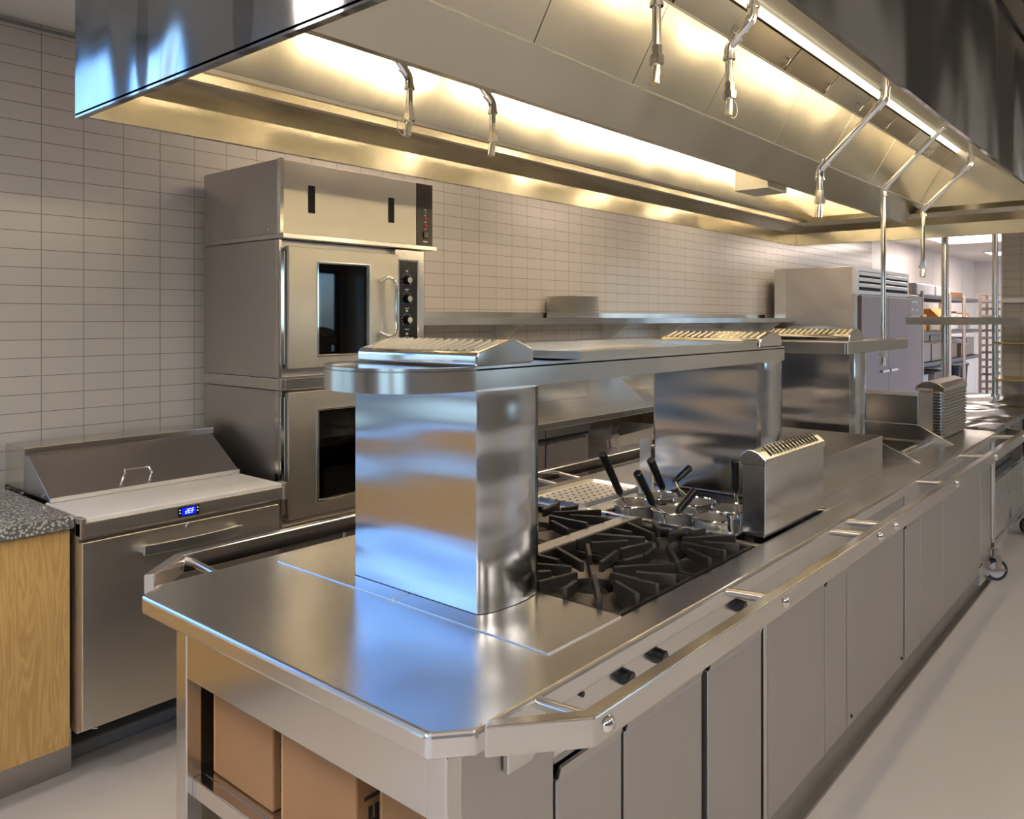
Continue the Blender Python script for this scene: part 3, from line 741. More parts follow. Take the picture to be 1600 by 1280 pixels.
s2 = thing('pass_shelf', 'farther steel pass shelf with a raised back edge, pierced by a drop pipe', 'shelf', (4.4, 1.49, ZS0))
obj('edge_band', B().box(3.90, 4.93, 1.25, 1.262, ZS0, ZS1).box(3.90, 3.912, 1.262, 1.724, ZS0, ZS1).box(3.90, 4.93, 1.724, 1.736, ZS0, ZS1).box(4.918, 4.93, 1.262, 1.724, ZS0, ZS1), 'steel', s2, bevel=.002)
obj('shelf_deck', B().slab([3.912, 4.79, 4.85, 4.918], [1.262, 1.32, 1.38, 1.724], ZS1-.012, ZS1-.008, lambda i, j: i == 1 and j == 1), 'steel_top', s2)
obj('upstand', B().box(4.40, 4.93, 1.724, 1.730, ZS1, 1.555).box(4.924, 4.93, 1.62, 1.724, ZS1, 1.555), 'steel', s2, bevel=.001)
def ventcap(x0, lab):
    t = thing('vent_cap', lab, 'vent cap', (x0+.1, 1.493, ZS1))
    y0, y1 = 1.275, 1.711
    b = B()
    pr = [(x0+.002, ZS1+.001), (x0+.002, ZS1+.024), (x0+.010, ZS1+.034), (x0+.115, ZS1+.060), (x0+.150, ZS1+.060), (x0+.205, ZS1+.040), (x0+.215, ZS1+.028), (x0+.215, ZS1+.001)]
    b.prism(pr, 1, y0, y1)
    obj('cap_body', b, 'chrome', t, bevel=.004)
    n = 15
    for k in range(n):
        y = y0+.022+k*(y1-y0-.044)/(n-1)
        l = B(); l.obox((x0+.064, y, ZS1+.0455), (.088, .0024, .011), Matrix.Rotation(-.243, 3, 'Y'))
        obj('louvre', l, 'alu', t)
ventcap(1.365, 'slotted polished vent cap on the rounded near end of the pass shelf')
ventcap(2.960, 'slotted polished vent cap above the middle column')
ventcap(4.00, 'slotted polished vent cap on the farther pass shelf')
# raised tray on the first shelf
t = thing('raised_tray', 'long shallow rimmed steel tray lying on the nearer pass shelf', 'tray', (2.37, 1.49, ZS1))
obj('tray_base', B().box(1.80, 2.94, 1.285, 1.70, ZS1, ZS1+.004), 'steel_top', t)
obj('tray_rim', B().slab([1.79, 1.794, 2.944, 2.948], [1.28, 1.284, 1.70, 1.704], ZS1, ZS1+.022, lambda i, j: i == 1 and j == 1).box(1.79, 2.948, 1.7045, 1.709, ZS1, ZS1+.032), 'steel', t)

# ================================================================== SLOTTED VENT BOX, GUARDS
t = thing('flue_riser', 'upright thin steel vent box with a slotted peaked top, beside the pasta cooker', 'vent box', (2.67, 1.06, ZT))
obj('riser_body', B().box(2.417, 2.93, 1.023, 1.10, ZT+.012, 1.14).box(2.425, 2.92, 1.03, 1.095, ZT, ZT+.012), 'steel', t, bevel=.003)
obj('riser_cap', B().prism([(1.019, 1.138), (1.019, 1.158), (1.045, 1.180), (1.065, 1.186), (1.080, 1.186), (1.104, 1.168), (1.104, 1.138)], 0, 2.413, 2.935), 'steel', t, bevel=.003)
for k in range(15):
    l = B(); l.obox((2.475+k*.029, 1.041, 1.1785), (.005, .040, .0025), Matrix.Rotation(.62, 3, 'X'))
    obj('slot', l, 'black_matt', t)
g = thing('splash_guard', 'rectangular upright steel splash guard around the griddle by the second column', 'splash guard', (3.4, 1.44, ZT))
obj('front_wall', B().box(2.945, 3.87, 1.087, 1.091, ZT, 1.067), 'steel', g, bevel=.001)
obj('side_wall', B().box(3.866, 3.87, 1.091, 1.795, ZT, 1.067), 'steel', g)
obj('side_wall', B().box(2.945, 2.949, 1.745, 1.80, ZT, 1.09), 'steel', g)
obj('griddle_plate', B().box(3.16, 3.864, 1.095, 1.79, ZT+.002, ZT+.02), 'steel_top', g, bevel=.003)
fr = thing('fryer', 'sunken steel fryer basin between two slanting side guards', 'fryer', (4.55, 1.4, .70))
for x0 in (4.18, 4.905):
    pr = [(1.008, ZT), (1.193, 1.003), (1.193, 1.187 if x0 > 4.5 else 1.003), (1.80, 1.187 if x0 > 4.5 else 1.08), (1.80, ZT)]
    if x0 < 4.5: pr = [(1.005, ZT), (1.27, 1.03), (1.80, 1.03), (1.80, ZT)]
    obj('side_guard', B().prism(pr, 0, x0, x0+.006), 'steel', fr, bevel=.001)
obj('seam_strip', B().prism([(1.193, 1.002), (1.193, 1.005), (1.80, 1.005), (1.80, 1.002)], 0, 4.902, 4.905).prism([(1.193, 1.165), (1.193, 1.187), (1.80, 1.187), (1.80, 1.165)], 0, 4.901, 4.905), 'white_metal', fr)
obj('basin', B().box(4.206, 4.894, 1.166, 1.594, .70, .706).box(4.202, 4.208, 1.162, 1.598, .70, .905).box(4.892, 4.898, 1.162, 1.598, .70, .905)
    .box(4.202, 4.898, 1.162, 1.168, .70, .905).box(4.202, 4.898, 1.592, 1.598, .70, .905), 'steel', fr)
obj('basin_rim', B().slab([4.19, 4.215, 4.885, 4.902], [1.12, 1.17, 1.59, 1.62], ZT, ZT+.005, lambda i, j: i == 1 and j == 1), 'steel_top', fr, bevel=.002)
obj('basket_hook', B().path([(4.45, 1.15, ZT+.006), (4.45, 1.13, ZT+.02), (4.62, 1.13, ZT+.02), (4.62, 1.15, ZT+.006)], .004, 8), 'chrome', fr)
# louvred riser
t = thing('louvred_vent', 'steel vent tower with horizontal louvres and a perforated corner, near the island end', 'vent box', (5.35, 1.16, ZT))
obj('tower_body', B().box(5.075, 5.66, 1.105, 1.235, ZT, 1.185), 'steel', t, bevel=.012, seg=3)
obj('domed_cap', B().prism([(1.092, 1.18), (1.092, 1.205), (1.12, 1.228), (1.165, 1.243), (1.21, 1.232), (1.245, 1.205), (1.245, 1.18)], 0, 5.068, 5.668), 'chrome', t, bevel=.004)
for k in range(14):
    obj('louvre', B().prism([(1.105, .925+k*.0185), (1.091, .921+k*.0185), (1.091, .925+k*.0185), (1.105, .936+k*.0185)], 0, 5.085, 5.65), 'alu', t)
b = B()
for i in range(4):
    for j in range(14): b.box(5.0735, 5.075, 1.112+i*.0105, 1.119+i*.0105, .932+j*.0175, .944+j*.0175)
obj('perforation', b, 'black_matt', t)

# ================================================================== SANDWICH PREP TABLE
t = thing('prep_refrigerator', 'refrigerated sandwich prep table with a sloping steel lid against the tiled wall', 'prep table', (1.5, 3.2, 0))
obj('body', B().box(1.105, 1.895, 2.87, 3.62, .20, .875), 'steel_fridge', t)
obj('front_strip', B().box(1.10, 1.90, 2.832, 2.87, .868, .915).box(1.10, 1.118, 2.826, 2.872, .862, .932).box(1.882, 1.90, 2.826, 2.872, .862, .932), 'oven_steel', t, bevel=.002)
obj('cutting_board', B().box(1.119, 1.881, 2.835, 3.19, .912, .930), 'board', t, bevel=.004)
dr = obj('drawer_front', B().box(1.106, 1.862, 2.832, 2.868,   .217, .850), 'oven_steel', t, bevel=.004)
hb = B(); N = 16
up, lo = [], []
pts_o, pts_i = [], []
for k in range(N+1):
    q = k/N; xx = 1.295+.38*q; bow = .034+.014*math.sin(PI*q)
    pts_o.append((xx, 2.832-bow-.010)); pts_i.append((xx, 2.832-bow))
outl = pts_o+pts_i[::-1]
hb.prism(outl, 2, .772, .808)
hb.box(1.297, 1.325, 2.79, 2.833, .778, .802); hb.box(1.645, 1.673, 2.79, 2.833, .778, .802)
obj('handle', hb, 'alu', dr, bevel=.002)
obj('lock', B().tube((1.478, 2.832, .833), (1.478, 2.826, .833), .011, .010, 20), 'alu', dr, smooth=True)
dp = obj('display', B().box(1.438, 1.520, 2.829, 2.833, .872, .910), 'black', t, bevel=.002)
obj('lit_screen', B().box(1.453, 1.505, 2.8275, 2.829, .877, .905), 'led_blue', dp)
sg = B()
def seg7(b, x, z, s, on):
    w_, h_, tt = s*.5, s, s*.11
    S = {'a': (0, w_, h_-tt, h_), 'g': (0, w_, h_/2-tt/2, h_/2+tt/2), 'd': (0, w_, 0, tt), 'f': (0, tt, h_/2, h_), 'e': (0, tt, 0, h_/2), 'b': (w_-tt, w_, h_/2, h_), 'c': (w_-tt, w_, 0, h_/2)}
    for k in on:
        a = S[k]; b.box(x+a[0], x+a[1], 2.8268, 2.8275, z+a[2], z+a[3])
seg7(sg, 1.464, .883, .017, 'bcdeg'); seg7(sg, 1.4765, .883, .017, 'adefg'); seg7(sg, 1.489, .883, .017, 'aefg')
for (x, z) in ((1.443, .886), (1.443, .897), (1.511, .886), (1.511, .897)): sg.box(x, x+.004, 2.8285, 2.829, z, z+.003)
obj('digits', sg, 'led_white', dp)
ld = obj('lid', B().prism([(3.16, .935), (3.16, .944), (3.385, 1.082), (3.395, 1.075), (3.395, .935)], 0, 1.125, 1.878), 'steel_fridge', t, bevel=.002)
obj('handle', B().path([(1.40, 3.20, .965), (1.40, 3.185, .985), (1.41, 3.196, 1.008), (1.50, 3.196, 1.008), (1.51, 3.185, .985), (1.51, 3.20, .965)], .005, 10), 'chrome', ld, smooth=True)
obj('lid_edge', B().box(1.124, 1.879, 3.154, 3.162, .932, .948), 'white_metal', ld)
obj('lid_housing', B().box(1.118, 1.884, 3.395, 3.60, .90, 1.106).box(1.116, 1.886, 3.385, 3.395, 1.082, 1.108), 'steel_h', t, bevel=.002)
b = B()
for (y, z) in ((3.42, .93), (3.57, .93), (3.20, .955)): b.tube((1.118 if y > 3.3 else 1.125, y, z), (1.112, y, z), .005, seg=10)
obj('screw', b, 'chrome', t)
for (x, y) in ((1.17, 3.14), (1.84, 3.14), (1.17, 3.54), (1.84, 3.54)):
    obj('leg', B().tube((x, y, .20), (x, y, .085), .022, .022).tube((x, y, .085), (x, y, .052), .022, .014), 'black', t, smooth=True)
obj('hose_clip', B().path([(1.19, 2.95, .20), (1.19, 2.95, .16), (1.205, 2.95, .155)], .003, 6), 'chrome', t)

# ================================================================== WOODEN CABINET + TERRAZZO
c_ = thing('wooden_cabinet', 'light oak cabinet with a grey toe kick at the left edge', 'cabinet', (.3, 3.25, 0))
obj('carcass', B().box(-.8, 1.09, 2.92, 3.64, .15, .892), 'wood', c_)
obj('door', B().box(.42, 1.094, 2.898, 2.918, .155, .888), 'wood', c_, bevel=.002)
obj('door', B().box(-.30, .416, 2.898, 2.918, .155, .888), 'wood', c_, bevel=.002)
obj('toe_kick', B().box(-.8, 1.148, 3.03, 3.04, 0, .15), 'steel_door', c_)
tag(obj('terrazzo_counter', B().box(-.8, 1.10, 2.878, 3.655, .893, .936), 'terrazzo', bevel=.002), 'dark terrazzo counter slab with pale chips on the oak cabinet', 'countertop')

# ================================================================== OVENS
OX0, OX1, OY, OYB = 1.957, 2.80, 2.97, 3.60
def oven(z0, z1, lab, dz0, dz1, wz0, wz1, kz):
    t = thing('convection_oven', lab, 'oven', (2.38, 3.28, z0))
    b = B(); x0, x1 = OX0+.0, OX1
    b.box(x0, x0+.04, OY+.04, OYB, z0, z1); b.box(2.60, x1, OY+.04, OYB, z0, z1)
    b.box(x0+.04, 2.60, OY+.04, OYB, z0, z0+.04); b.box(x0+.04, 2.60, OY+.04, OYB, z1-.04, z1); b.box(x0+.04, 2.60, OYB-.04, OYB, z0+.04, z1-.04)
    obj('body', b, 'steel_fridge', t)
    obj('cavity_lining', B().box(2.0, 2.598, 3.10, 3.555, z0+.042, z0+.046).box(2.0, 2.598, 3.55, 3.556, z0+.045, z1-.045), 'cavity', t)
    obj('front_frame', B().box(x0, x0+.016, OY+.006, OY+.04, z0, z1), 'steel_h', t, bevel=.002)
    obj('front_frame', B().box(2.61, x1, OY+.006, OY+.04, dz0-.02, z1), 'steel_h', t, bevel=.002)
    obj('hinge_strip', B().box(x0+.003, x0+.024, OY-.006, OY+.006, dz0+.02, dz1-.02), 'chrome', t)
    d = B(); d.frame(1.985, 2.605, dz0, dz1, OY-.025, OY+.02, 2.136, 2.417, wz0, wz1)
    d_ = obj('door', d, 'oven_steel', t, bevel=.004)
    e = B(); e.frame(2.128, 2.425, wz0-.008, wz1+.008, OY-.030, OY-.024, 2.137, 2.416, wz0+.001, wz1-.001); obj('window_frame', e, 'chrome', d_, bevel=.002)
    obj('window_glass', B().box(2.137, 2.416, OY-.012, OY-.008, wz0, wz1), 'glass', d_)
    hx = 2.545; hz1 = dz1-.115; hz0 = dz0+.13
    obj('handle', B().path([(hx-.06, OY-.026, hz1-.02), (hx-.055, OY-.05, hz1-.008), (hx-.035, OY-.066, hz1), (hx-.012, OY-.075, hz1-.01), (hx, OY-.078, hz1-.04), (hx, OY-.078, hz0+.04), (hx-.012, OY-.075, hz0+.01), (hx-.035, OY-.066, hz0), (hx-.055, OY-.05, hz0+.008), (hx-.06, OY-.026, hz0+.02)], .0085, 12), 'chrome', d_, smooth=True)
    pn = obj('control_panel', B().box(2.622, 2.745, OY-.006, OY+.006, dz0+.02, dz1-.025), 'black', t, bevel=.003)
    f = B(); f.frame(2.616, 2.751, dz0+.014, dz1-.019, OY-.008, OY-.002, 2.624, 2.743, dz0+.022, dz1-.027); obj('panel_trim', f, 'chrome', pn)
    mk = B()
    for z in kz:
        k_ = obj('knob', B().tube((2.675, OY-.006, z), (2.675, OY-.03, z), .021, .018, 20), 'black', pn, smooth=True)
        obj('knob_face', B().tube((2.675, OY-.030, z), (2.675, OY-.0325, z), .0145, .013, 20), 'mark', k_, smooth=True)
        for a in range(10):
            an = -.6+a*.49; mk.box(2.675+.032*math.cos(an)-.002, 2.675+.032*math.cos(an)+.002, OY-.0068, OY-.006, z+.032*math.sin(an)-.002, z+.032*math.sin(an)+.002)
        mk.box(2.668, 2.682, OY-.0068, OY-.006, z+.040, z+.050); mk.box(2.660, 2.690, OY-.0068, OY-.006, z-.048, z-.045)
    obj('dial_marks', mk, 'mark', pn)
    for k in range(5):
        z = z0+.10+k*(z1-z0-.16)/5
        r = B(); r.tube((2.005, 3.06, z), (2.595, 3.06, z), .0045, seg=6); r.tube((2.005, 3.52, z), (2.595, 3.52, z), .003, seg=6)
        for q in range(16): r.tube((2.02+q*.037, 3.058, z+.003), (2.02+q*.037, 3.522, z+.003), .0018, seg=5)
        obj('oven_rack', r, 'rack_wire', t)
    return t
tr = thing('proofer_cabinet', 'plain steel box with two black slots and red lamps on top of the ovens', 'cabinet', (2.4, 3.28, 1.945))
obj('body', B().box(OX0, 2.852, OY+.018, OYB, 1.965, 2.283), 'steel_fridge', tr, bevel=.002)
obj('front_panel', B().box(OX0+.018, 2.742, OY-.002, OY+.018, 1.965, 2.281), 'oven_steel', tr, bevel=.002)
obj('corner_strip', B().box(OX0, OX0+.016, OY-.006, OY+.018, 1.965, 2.286), 'chrome', tr)
obj('drip_ledge', B().box(OX0-.002, 2.856, OY-.03, OYB, 1.943, 1.965), 'steel_h', tr, bevel=.002)
for (x, z0_, z1_) in ((2.100, 2.065, 2.185), (2.560, 2.065, 2.185)):
    obj('slot_handle', B().box(x, x+.034, OY-.005, OY-.0015, z0_, z1_), 'black_matt', tr)
cp = obj('control_panel', B().box(2.745, 2.852, OY-.004, OY+.018, 1.967, 2.279), plain('dark_brown_panel', (.05, .035, .03), .3), tr, bevel=.002)
for z, m_ in ((2.135, 'lamp_green'), (2.105, 'lamp_red'), (2.07, 'lamp_red')):
    obj('indicator_lamp', B().tube((2.80, OY-.004, z), (2.80, OY-.010, z), .009, .007, 16), m_, cp, smooth=True)
obj('rocker_switch', B().box(2.785, 2.817, OY-.012, OY-.004, 2.005, 2.04), 'black', cp, bevel=.003)
b = B()
for z in (2.150, 2.120, 2.088, 2.053): b.box(2.791, 2.809, OY-.0048, OY-.004, z-.002, z+.002)
b.box(2.787, 2.815, OY-.0048, OY-.004, 1.985, 1.992)
obj('panel_marks', b, 'mark', cp)
b = B()
for (y, z) in ((3.05, 1.985), (3.30, 1.985), (3.54, 1.985)): b.tube((OX0-.001, y, z), (OX0-.004, y, z), .006, seg=10)
obj('screw', b, 'chrome', tr)
oven(1.345, 1.940, 'upper convection oven with a dark glass window above an identical oven', 1.385, 1.910, 1.44, 1.845, (1.79, 1.698, 1.594, 1.48))
obj_trim = thing('oven_spacer', 'steel spacer trim between the two stacked ovens', 'trim', (2.38, 3.28, 1.29))
obj('spacer_band', B().box(OX0, OX1, OY, OYB, 1.292, 1.343).box(OX0-.003, OX0+.02, OY-.02, OY-.001, 1.296, 1.343), 'steel_h', obj_trim, bevel=.004)
oven(.695, 1.290, 'lower convection oven partly hidden by the nearest column', .738, 1.284, .798, 1.195, (1.17, 1.07, .97, .87))
st = thing('oven_stand', 'steel base trim and legs carrying the lower oven', 'oven stand', (2.38, 3.28, .05))
obj('base_frame', B().box(OX0, OX1, OY, OYB, .62, .693), 'oven_steel', st, bevel=.003)
for (x, y) in ((2.0, 3.15), (2.75, 3.15), (2.0, 3.56), (2.75, 3.56)):
    obj('leg', B().tube((x, y, .053), (x, y, .62), .02), 'steel_h', st, smooth=True)

# ================================================================== BACK COUNTER
t = thing('wall_worktop', 'stainless steel worktop with a backsplash along the tiled wall', 'worktop', (5.7, 3.25, .95))
b = B(); b.slab([2.90, 3.20, 3.62, 8.60], [2.86, 2.95, 3.02, 3.60], .955, .995, lambda i, j: i == 1 and j == 1)
obj('top_plate', b, 'steel_top', t, bevel=.004)
obj('backsplash', B().box(2.90, 5.12, 3.595, 3.655, .995, 1.20).box(5.14, 8.6, 3.595, 3.655, .995, 1.30), 'steel', t, bevel=.002)
obj('side_splash', B().prism([(3.10, .995), (3.595, .995), (3.595, 1.26), (3.45, 1.26)], 0, 5.12, 5.126), 'steel', t)
obj('side_splash', B().prism([(3.00, .995), (3.595, .995), (3.595, 1.26), (3.42, 1.26)], 0, 6.4, 6.406), 'steel', t)
def drawcab(x0, x1, lab, doors):
    t = thing('wall_counter_cabinet', lab, 'cabinet', ((x0+x1)/2, 3.25, 0))
    obj('carcass', B().box(x0, x1, 2.89, 3.60, .10, .953), 'steel_door', t)
    obj('top_rail', B().box(x0, x1, 2.87, 2.89, .905, .953), 'steel', t)
    for a, c in doors:
        d = obj('door', B().box(a, c, 2.866, 2.888, .14, .868), 'steel_door', t, bevel=.003)
        obj('pull_edge', B().box(a, c, 2.858, 2.888, .870, .882), 'steel', d)
    obj('gap_shade_strip', B().box(x0+.002, x1-.002, 2.885, 2.889, .884, .904), 'black_matt', t)  # black strip drawn in for the shade between doors and top rail
drawcab(2.92, 3.66, 'two-door steel cabinet under the wall worktop beside the ovens', [(2.94, 3.29), (3.30, 3.655)])
drawcab(3.665, 4.12, 'single-door steel cabinet under the wall worktop left of the plastic tub', [(3.672, 4.06)])
obj_o = thing('open_undershelf', 'open bay with a low steel shelf beneath the wall worktop', 'shelf', (5.6, 3.25, 0))
obj('shelf_plate', B().box(4.125, 8.55, 2.90, 3.60, .585, .605), 'steel', obj_o)
obj('back_lining', B().box(4.125, 8.55, 3.58, 3.59, .605, .95).box(5.9, 5.92, 2.9, 3.58, .605, .95), 'hood_dark', obj_o)
obj('leg', B().box(8.5, 8.54, 2.9, 2.94, 0, .95), 'steel', obj_o); obj('leg', B().box(6.4, 6.44, 2.9, 2.94, 0, .95), 'steel', obj_o); obj('leg', B().box(4.13, 4.17, 3.5, 3.54, 0, .585), 'steel', obj_o)
# tub lined with clear bag
t = thing('plastic_tub', 'translucent plastic tub lined with a crumpled clear bag under the wall worktop', 'tub', (4.80, 3.15, .605))
def loft(b, rings):
    V = [[b.bm.verts.new(p) for p in r] for r in rings]; n = len(rings[0])
    for i in range(len(rings)-1):
        for k in range(n): b.bm.faces.new((V[i][k], V[i][(k+1) % n], V[i+1][(k+1) % n], V[i+1][k]))
    return V
def rr3(x0, x1, y0, y1, r, z, jit=0):
    return [(p[0]+random.uniform(-jit, jit), p[1]+random.uniform(-jit, jit), z+random.uniform(-jit, jit)) for p in rrect(x0, x1, y0, y1, r, 6)]
b = B(); R_ = [rr3(4.56, 5.06, 2.99, 3.32, .05, .606), rr3(4.52, 5.10, 2.96, 3.35, .06, .80)]
V = loft(b, R_); b.bm.faces.new(V[0][::-1]); obj('tub_shell', b, 'tub', t, smooth=True)
b = B(); R_ = [rr3(4.50, 5.12, 2.94, 3.37, .07, .735, .012), rr3(4.50, 5.13, 2.94, 3.38, .07, .79, .012), rr3(4.52, 5.11, 2.955, 3.36, .06, .822, .012), rr3(4.56, 5.06, 2.99, 3.32, .05, .79, .012), rr3(4.60, 5.02, 3.02, 3.29, .05, .70, .012)]
loft(b, R_); obj('bag_liner', b, 'bag', t, smooth=True)
# wall shelf
t = thing('wall_shelf', 'long steel shelf bracketed to the tiled wall above the worktop', 'shelf', (5.8, 3.5, 1.56))
obj('shelf_plate', B().sheet([(3.35, 1.562), (3.34, 1.562), (3.34, 1.605), (3.648, 1.605), (3.648, 1.644)], 0, 2.90, 8.60, -.004), 'steel', t)
for x in (4.085, 5.412, 6.307, 7.568, 8.45):
    obj('bracket', B().prism([(3.36, 1.598), (3.655, 1.598), (3.655, 1.42), (3.60, 1.42), (3.40, 1.562), (3.36, 1.575)], 0, x, x+.006), 'white_metal', t)
# sheet pans on the wall shelf
pan_ = None
N = 18
for k in range(N):
    z = 1.6055+k*.009
    if pan_ is None:
        b = B(); x0, x1, y0, y1 = 4.646, 4.93, 3.36, 3.63
        b.box(x0+.012, x1-.012, y0+.012, y1-.012, z, z+.0015)
        for q in ((x0, x1, y0, y0+.012), (x0, x1, y1-.012, y1), (x0, x0+.012, y0+.012, y1-.012), (x1-.012, x1, y0+.012, y1-.012)): b.box(*q, z+.0015, z+.0065)
        pan_ = obj('sheet_pan', b, 'alu', bevel=.001)
        tag(pan_, 'small aluminium sheet pan, bottom of the neat stack on the wall shelf', 'sheet pan', 'sheet pans stacked on the wall shelf')
    else:
        c = pan_.copy(); COL.objects.link(c); c.location.z = pan_.location.z+k*.009; c.location.x += random.uniform(-.0015, .0015)
        c['label'] = 'small aluminium sheet pan in the middle of the neat stack on the wall shelf' if k < N-1 else 'small aluminium sheet pan on top of the neat stack on the wall shelf'

# ================================================================== REFRIGERATORS
def fridge(x0, x1, yf, lab, two=True, zt=2.145):
    t = thing('refrigerator', lab, 'refrigerator', ((x0+x1)/2, 3.1, 0))
    obj('body', B().box(x0, x1, yf+.03, 3.55, .12, zt), 'steel_fridge', t, bevel=.003)
    obj('rear_strip', B().box(x0-.002, x0, 3.42, 3.55, .12, zt), 'steel_h', t)
    f = B(); f.frame(x0, x1, 1.86, zt, yf, yf+.03, x0+.12, x1-.06, 1.90, zt-.04)
    gr = obj('grille_frame', f, 'white_metal', t)
    for k in range(3):
        obj('grille_slat', B().box(x0+.12, x1-.06, yf-.004, yf+.026, 1.935+k*.062, 1.975+k*.062), 'white_metal', gr, bevel=.004)
    obj('grille_back', B().box(x0+.12, x1-.06, yf+.027, yf+.0295, 1.90, zt-.04), 'black_matt', gr)
    xs_ = [x0+.12, (x0+.12+x1)/2, x1] if two else [x0+.02, x1]
    for i in range(len(xs_)-1):
        d = obj('door', B().box(xs_[i]+.004, xs_[i+1]-.004, yf-.03, yf+.026, .15, 1.845), 'fridge_door', t, bevel=.006)
        hx = xs_[i+1]-.30 if i == 0 else xs_[i]+.03
        obj('handle', B().box(hx, hx+.26, yf-.055, yf-.045, 1.0, 1.03).box(hx+.02, hx+.04, yf-.046, yf-.029, 1.005, 1.025).box(hx+.21, hx+.23, yf-.046, yf-.029, 1.005, 1.025), 'chrome', d, bevel=.003)
    obj('hinge_strip', B().box(x0, x0+.118, yf-.002, yf+.03, .12, 1.858), 'steel_h', t)
    for q in ((x0+.08, yf+.1), (x1-.08, yf+.1), (x0+.08, 3.45), (x1-.08, 3.45)):
        obj('foot', B().tube((*q, 0), (*q, .12), .025), 'black', t, smooth=True)
    return t
fridge(8.63, 10.66, 2.69, 'large two-door steel refrigerator with a slatted top grille')
t = thing('refrigerator', 'tall steel unit with an upper control panel just beyond the large refrigerator', 'refrigerator', (11.0, 3.1, 0))
obj('body', B().box(10.68, 11.35, 2.74, 3.55, .1, 1.90), 'steel_fridge', t, bevel=.004)
obj('door', B().box(10.70, 11.33, 2.70, 2.738, .14, 1.62), 'fridge_door', t, bevel=.004)
cp = obj('control_panel', B().box(10.70, 11.33, 2.70, 2.738, 1.64, 1.88), 'dark_steel', t)
obj('panel_marks', B().box(10.8, 10.88, 2.695, 2.70, 1.70, 1.73).box(11.0, 11.1, 2.695, 2.70, 1.70, 1.72).box(10.8, 11.1, 2.695, 2.70, 1.80, 1.82), 'mark', cp)
for q in ((10.75, 2.8), (11.28, 2.8), (10.75, 3.5), (11.28, 3.5)): obj('foot', B().tube((*q, 0), (*q, .1), .025), 'black', t)
carton('brown cardboard box lying on top of the tall unit in the storeroom', 10.80, 11.25, 2.80, 3.3, 1.90, 2.03, marks=False)

# ================================================================== STOREROOM RACKS
M['rack_post'] = plain('rack_post', (.55, .42, .36), .4, .5); M['rack_shelf'] = plain('rack_shelf', (.14, .15, .17), .4, .5)
def rack(x0, x1, y0, y1, zt, shelves, lab):
    t = thing('wire_rack', lab, 'shelving rack', ((x0+x1)/2, (y0+y1)/2, 0))
    for (x, y) in ((x0, y0), (x1, y0), (x0, y1), (x1, y1)):
        obj('post', B().tube((x, y, 0), (x, y, zt), .020, seg=12), 'rack_post', t, smooth=True)
    for z in shelves:
        b = B(); b.box(x0, x1, y0-.006, y0+.006, z-.05, z); b.box(x0, x1, y1-.006, y1+.006, z-.05, z)
        b.box(x0-.006, x0+.006, y0, y1, z-.05, z); b.box(x1-.006, x1+.006, y0, y1, z-.05, z)
        n_ = int((x1-x0)/.06)
        for k in range(n_+1): b.box(x0+k*(x1-x0)/n_-.003, x0+k*(x1-x0)/n_+.003, y0, y1, z-.006, z)
        obj('wire_shelf', b, 'rack_shelf', t)
    return t
RY0, RY1 = 2.86, 3.50
SH = (.30, .98, 1.42, 1.93)
rack(12.0, 13.55, RY0, RY1, 1.98, SH, 'wire storage rack nearest the refrigerators, loaded with boxes and pots')
rack(13.62, 14.55, RY0, RY1, 1.98, SH, 'middle wire storage rack in the storeroom')
rack(14.62, 15.9, RY0, RY1, 1.98, SH, 'farthest wire storage rack in the storeroom')
t = thing('cardboard_box', 'bright orange-brown cardboard box with an open flap on the storeroom rack', 'cardboard box', (12.9, 3.1, 1.42))
obj('carton', B().box(12.55, 13.15, 2.90, 3.3, 1.422, 1.74), 'orange', t, bevel=.004)
b = B(); b.prism([(2.90, 1.74), (2.72, 1.56), (2.715, 1.565), (2.895, 1.748)], 0, 12.55, 13.15); obj('open_flap', b, 'orange', t)
obj('paper_label', B().box(12.62, 13.05, 2.895, 2.899, 1.44, 1.60), 'white', t)
t = carton('flat brown cardboard box left on the nearest storeroom rack shelf', 12.08, 12.5, 2.92, 3.35, 1.422, 1.66, mat='orange', marks=False)
tag(obj('storage_tub', B().box(12.1, 13.1, 2.95, 3.4, 1.932, 2.10), 'tub', bevel=.02), 'wide grey lidded tub on top of the nearest storeroom rack', 'tub')
tag(obj('storage_tub', B().box(13.2, 14.1, 2.95, 3.4, 1.932, 2.09), 'tub', bevel=.02), 'smaller grey lidded tub on top beside the wide tub', 'tub')
tag(obj('storage_tub', B().box(14.09, 14.5, 2.92, 3.35, 1.424, 1.68), 'tub', bevel=.02), 'grey tub on the upper shelf of the middle storeroom rack', 'tub')
tag(obj('paper_bag', B().lathe([(.001, 0), (.16, 0), (.2, .08), (.17, .2), (.09, .25), (.001, .25)], (15.08, 3.05, 1.422), 16), 'cloth', smooth=True), 'white rounded bag on the farthest storeroom rack', 'bag')
carton('small white carton on the middle storeroom rack shelf', 13.7, 14.05, 2.92, 3.3, 1.422, 1.53, mat='white', marks=False)
k_ = 0
for (x0, x1, z, h, m_, lab) in (
    (13.16, 13.5, 1.422, .22, 'cardboard', 'brown carton at the right end of the nearest rack, upper shelf'),
    (14.66, 14.86, 1.422, .3, 'cardboard', 'narrow brown carton left of the white bag on the farthest rack'),
    (15.3, 15.8, 1.422, .28, 'orange', 'brown carton right of the white bag on the farthest rack'),
    (14.15, 14.52, 1.932, .10, 'cardboard', 'flat brown carton on top of the middle rack'),
    (14.7, 15.3, 1.932, .10, 'cardboard', 'flat brown carton on top of the farthest rack')):
    carton(lab, x0, x1, 3.02, 3.42, z, z+h, mat=m_, marks=False)
